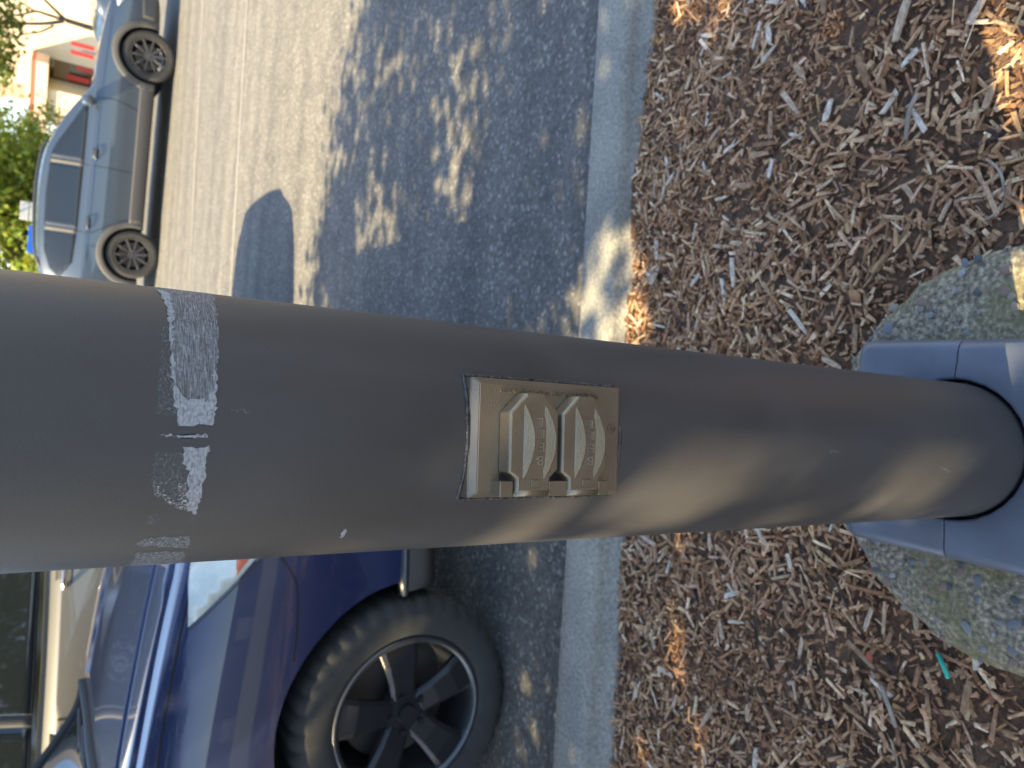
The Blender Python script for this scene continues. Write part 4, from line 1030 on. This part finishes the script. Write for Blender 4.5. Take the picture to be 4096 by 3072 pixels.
for (a, b, rad) in ((2450, 960, .23), (2410, 30, .15), (2800, 210, .2), (3990, 60, .34), (2620, 2480, .19), (2650, 2800, .21), (2240, 2990, .16), (1480, 820, .14), (1550, 980, .15), (1760, 1060, .13), (1800, 480, .13), (1850, 900, .13), (1420, 330, .13), (1320, 120, .14), (1950, 1100, .13), (1950, 2750, .14), (1880, 2450, .13)):  # clumps taken out so sun flecks land on chosen spots
    g = ground_pt(a, b); cc1 = [c for c in cc1 if gap(c, g, rad)]
g = aty(1340, 2800, 1.9); cc1 = [c for c in cc1 if gap(c, g, .24)]
limbs((0, 0, -.1), (.2, .9, 2.6), cc1, 26, .14, 5, 'bark', t1)
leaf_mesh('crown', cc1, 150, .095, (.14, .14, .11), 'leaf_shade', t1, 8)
t2 = empty('shade_tree', (-5.5, -4.6, .2)); tag(t2, 'second leafy tree further back along the mulch bed', 'tree')
cc2 = crown_centers(9, (.4, .3, 4.8), (2.6, 2.2, 1.6), 260, .1)
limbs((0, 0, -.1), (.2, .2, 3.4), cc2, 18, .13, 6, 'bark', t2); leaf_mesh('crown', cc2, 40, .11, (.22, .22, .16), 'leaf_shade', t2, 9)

def bg_tree(name, px, py, Y, rad, label, material, seed, n_=90, per=60, leaf=.16, group='trees beyond the lane'):
    c = aty(px, py, Y); e = empty(name, (c.x, Y, .35)); tag(e, label, 'tree', group)
    cz = c.z - .35; cs = crown_centers(seed, (0, 0, cz), rad, n_, .3)
    limbs((0, 0, -.1), (.1, 0, max(.6, cz - rad[2] * .2)), cs, 14, .12, seed, 'bark', e)
    leaf_mesh('crown', cs, per, leaf, (.28, .28, .22), material, e, seed)
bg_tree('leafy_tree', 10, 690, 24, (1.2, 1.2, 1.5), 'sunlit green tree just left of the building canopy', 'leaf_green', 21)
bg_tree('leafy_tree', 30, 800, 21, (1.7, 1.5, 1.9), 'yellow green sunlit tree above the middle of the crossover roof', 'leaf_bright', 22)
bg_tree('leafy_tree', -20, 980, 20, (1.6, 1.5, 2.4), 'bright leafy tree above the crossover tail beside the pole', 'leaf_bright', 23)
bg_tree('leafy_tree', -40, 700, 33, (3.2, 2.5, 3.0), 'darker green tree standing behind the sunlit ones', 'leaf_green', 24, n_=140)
def bush(px, py, Y, rad, label, material, seed):
    c = aty(px, py, Y); e = empty('shrub', (c.x, Y, .35)); tag(e, label, 'shrub', 'shrubs beyond the lane')
    cs = crown_centers(seed, (0, 0, max(rad[2] * .7, c.z - .35)), rad, 50, .2); limbs((0, 0, -.05), (0, 0, .4), cs, 8, .03, seed, 'bark', e); leaf_mesh('crown', cs, 60, .1, (.16, .16, .14), material, e, seed)
bush(130, 830, 18.6 + 1.6, (1.3, .7, .9), 'green shrub just above the crossover roof', 'leaf_green', 31)
bush(120, 1060, 20.2, (1.2, .7, .9), 'pale green shrub beside the pole above the crossover tail', 'leaf_bright', 32)
bush(200, 560, 24.0, (.9, .6, 1.0), 'yellowish shrub under the left end of the building canopy', 'leaf_bright', 33)
# bare-branched tree in front of the building
tb = aty(345, 105, 27); e = empty('branching_tree', (tb.x, 27, .35)); tag(e, 'tree with bare forked lower branches in front of the beige wall', 'tree', 'trees beyond the lane')
vs, fs = [], []
def addt(pix, r0, r1, dy=0):
    pts = [aty(a, b, 27 + dy) - Vector((tb.x, 27, .35)) for a, b in pix]; P = catmull([tuple(q) for q in pts], 5)
    a, b = tube(P, [r0 + (r1 - r0) * i / len(P) for i in range(len(P))], 7); o_ = len(vs); vs.extend(a); fs.extend([tuple(o_ + k for k in q) for q in b])
addt([(480, 145), (400, 122), (335, 103), (262, 80)], .10, .07)
addt([(262, 80), (225, 45), (190, 10), (120, -60)], .06, .03); addt([(255, 85), (180, 94), (90, 94), (20, 90)], .06, .03)
addt([(250, 78), (180, 55), (140, 45), (70, 60), (10, 40)], .05, .02, .2); addt([(215, 103), (160, 128), (110, 135), (50, 150)], .035, .015, -.2); addt([(140, 45), (90, 12), (30, -20)], .03, .015)
mesh('trunk', vs, fs, 'bark', e, True)
cs = [aty(rnd.uniform(-160, 28), rnd.uniform(-60, 330), 27 + rnd.uniform(-1, 1)) - Vector((tb.x, 27, .35)) for _ in range(60)] + [aty(rnd.uniform(20, 60), rnd.uniform(20, 160), 27) - Vector((tb.x, 27, .35)) for _ in range(6)]
leaf_mesh('crown', [tuple(q) for q in cs], 40, .17, (.22, .3, .2), 'leaf_green', e, 41)

# ------------------------------------------------------------------ shop building beyond the lane
BY = 45
def BX(px, py): return aty(px, py, BY)
bd = empty('shop_building', (BX(300, 300).x, BY, .4)); tag(bd, 'beige stucco shop building with red trimmed entrance canopy', 'building')
o0 = bd.location.copy(); bd.rotation_euler = (0, 0, R(-35))
def bbox(name, x0, x1, z0, z1, y0, y1, material, parent=None):
    return box(name, ((x0 + x1) / 2 - o0.x, (y0 + y1) / 2 - BY, (z0 + z1) / 2 - o0.z), (x1 - x0, y1 - y0, z1 - z0), material, parent or bd)
xl = BX(40, 400).x; ztop = BX(0, 300).z + 3.5
zf0 = BX(192, 350).z; zf1 = BX(138, 350).z; xfl = BX(150, 600).x; xd0 = BX(250, 335).x; xd1 = BX(250, 245).x
bbox('wall', xd1, xl + 40, .3, ztop, BY, BY + 12, 'stucco')
bbox('wall', xl, xd0, .3, ztop, BY + .01, BY + 12, 'stucco'); bbox('wall', xd0, xd1, zf0, ztop, BY + .02, BY + 12, 'stucco')
bbox('roof_cap', xl - .25, xl + 40.25, ztop, ztop + .25, BY - .2, BY + 12.2, 'stucco_pink')
bbox('shop_window', xd0, xd1, .3, zf0, BY + .5, BY + .6, 'shop_glass')
zz = BX(260, 280).z
bbox('display_shelf', xd0 + .1, xd1 - .02, zz - .2, zz + .5, BY + .40, BY + .46, 'shop_wood')
bbox('poster', xd0 + .15, xd0 + .45, 1.0, zz - .1, BY + .36, BY + .40, 'red_panel'); bbox('poster', xd0 + .75, xd0 + 1.05, .9, zz - .5, BY + .36, BY + .40, 'red_panel')
cn = bbox('canopy', xfl, BX(165, 210).x, zf0, zf1, BY - 1.6, BY - .003, 'stucco_pink')
bbox('canopy_trim', xfl - .03, BX(165, 210).x + .03, zf1, zf1 + .14, BY - 1.65, BY - .003, 'red_trim', cn)
bbox('pier', BX(260, 470).x, xd0 - .01, .3, zf0, BY - 1.3, BY - .004, 'stucco')
bbox('pier', xfl + .1, xfl + .5, .3, zf0, BY - 1.4, BY - .9, 'stucco_pink')
for k in range(5):
    x = BX(60, 395).x + k * .16; bbox('louver', x, x + .07, zf1 + .5, ztop - .8, BY - .06, BY + .012, 'stucco_pink')
sg_ = empty('red_sign', (BX(330, 205).x, 31, .4)); sg_.location.x = aty(330, 203, 31).x; tag(sg_, 'red and pale striped sign board standing before the beige wall', 'sign')
zc = aty(330, 203, 31).z - .4
box('post', (0, 0, zc / 2), (.06, .06, zc), 'metal_post', sg_)
for k, m_n in ((-1, 'red_panel'), (1, 'red_panel')): box('sign_panel', (k * .155, -.05, zc), (.15, .03, .72), m_n, sg_)
def post_sign(name, x0, y0, x1, y1, Y, material, label, bars=1, cat='sign'):
    a = aty(x0, y0, Y); b = aty(x1, y1, Y); cx = (a.x + b.x) / 2; e = empty(name, (cx, Y, .34)); tag(e, label, cat)
    wd = abs(a.x - b.x); z0, z1 = min(a.z, b.z) - .34, max(a.z, b.z) - .34
    box('post', (0, .04, z0 / 2), (.05, .05, z0), 'metal_post', e)
    for k in range(bars):
        hgt = (z1 - z0) / bars; box('sign_panel', (0, 0, z0 + hgt * (k + .5)), (wd, .03, hgt * (.9 if bars > 1 else 1)), material, e, .008)
    return e
post_sign('blue_sign', 108, 1010, 215, 915, 15.5, 'blue_panel', 'bright blue sign panel above the crossover roof')
post_sign('white_sign', 75, 876, 160, 815, 18.5, 'white_panel', 'white two bar sign in the greenery above the crossover roof', 2)

# ------------------------------------------------------------------ behind the camera: what the car's paint mirrors
rb = empty('brick_building', (-10, -44, -.02)); tag(rb, 'low brown brick building behind the camera', 'building')
mat('brown_brick', (.2, .11, .08), rough=.9, var=.3, scale=3)
box('wall', (0, 0, 2.2), (26, 6, 4.4), 'brown_brick', rb); box('roof', (0, 0, 4.55), (27, 7, .3), 'cladding', rb)
for k in range(6): box('window', (-10 + k * 4, 3.02, 2.0), (2.2, .06, 1.6), 'shop_glass', rb)
box('porch', (4, 3.4, 1.4), (3.2, .8, 2.8), 'stucco', rb); box('porch', (-7.9, 3.3, 1.1), (1.6, .6, 2.2), 'stucco', rb)
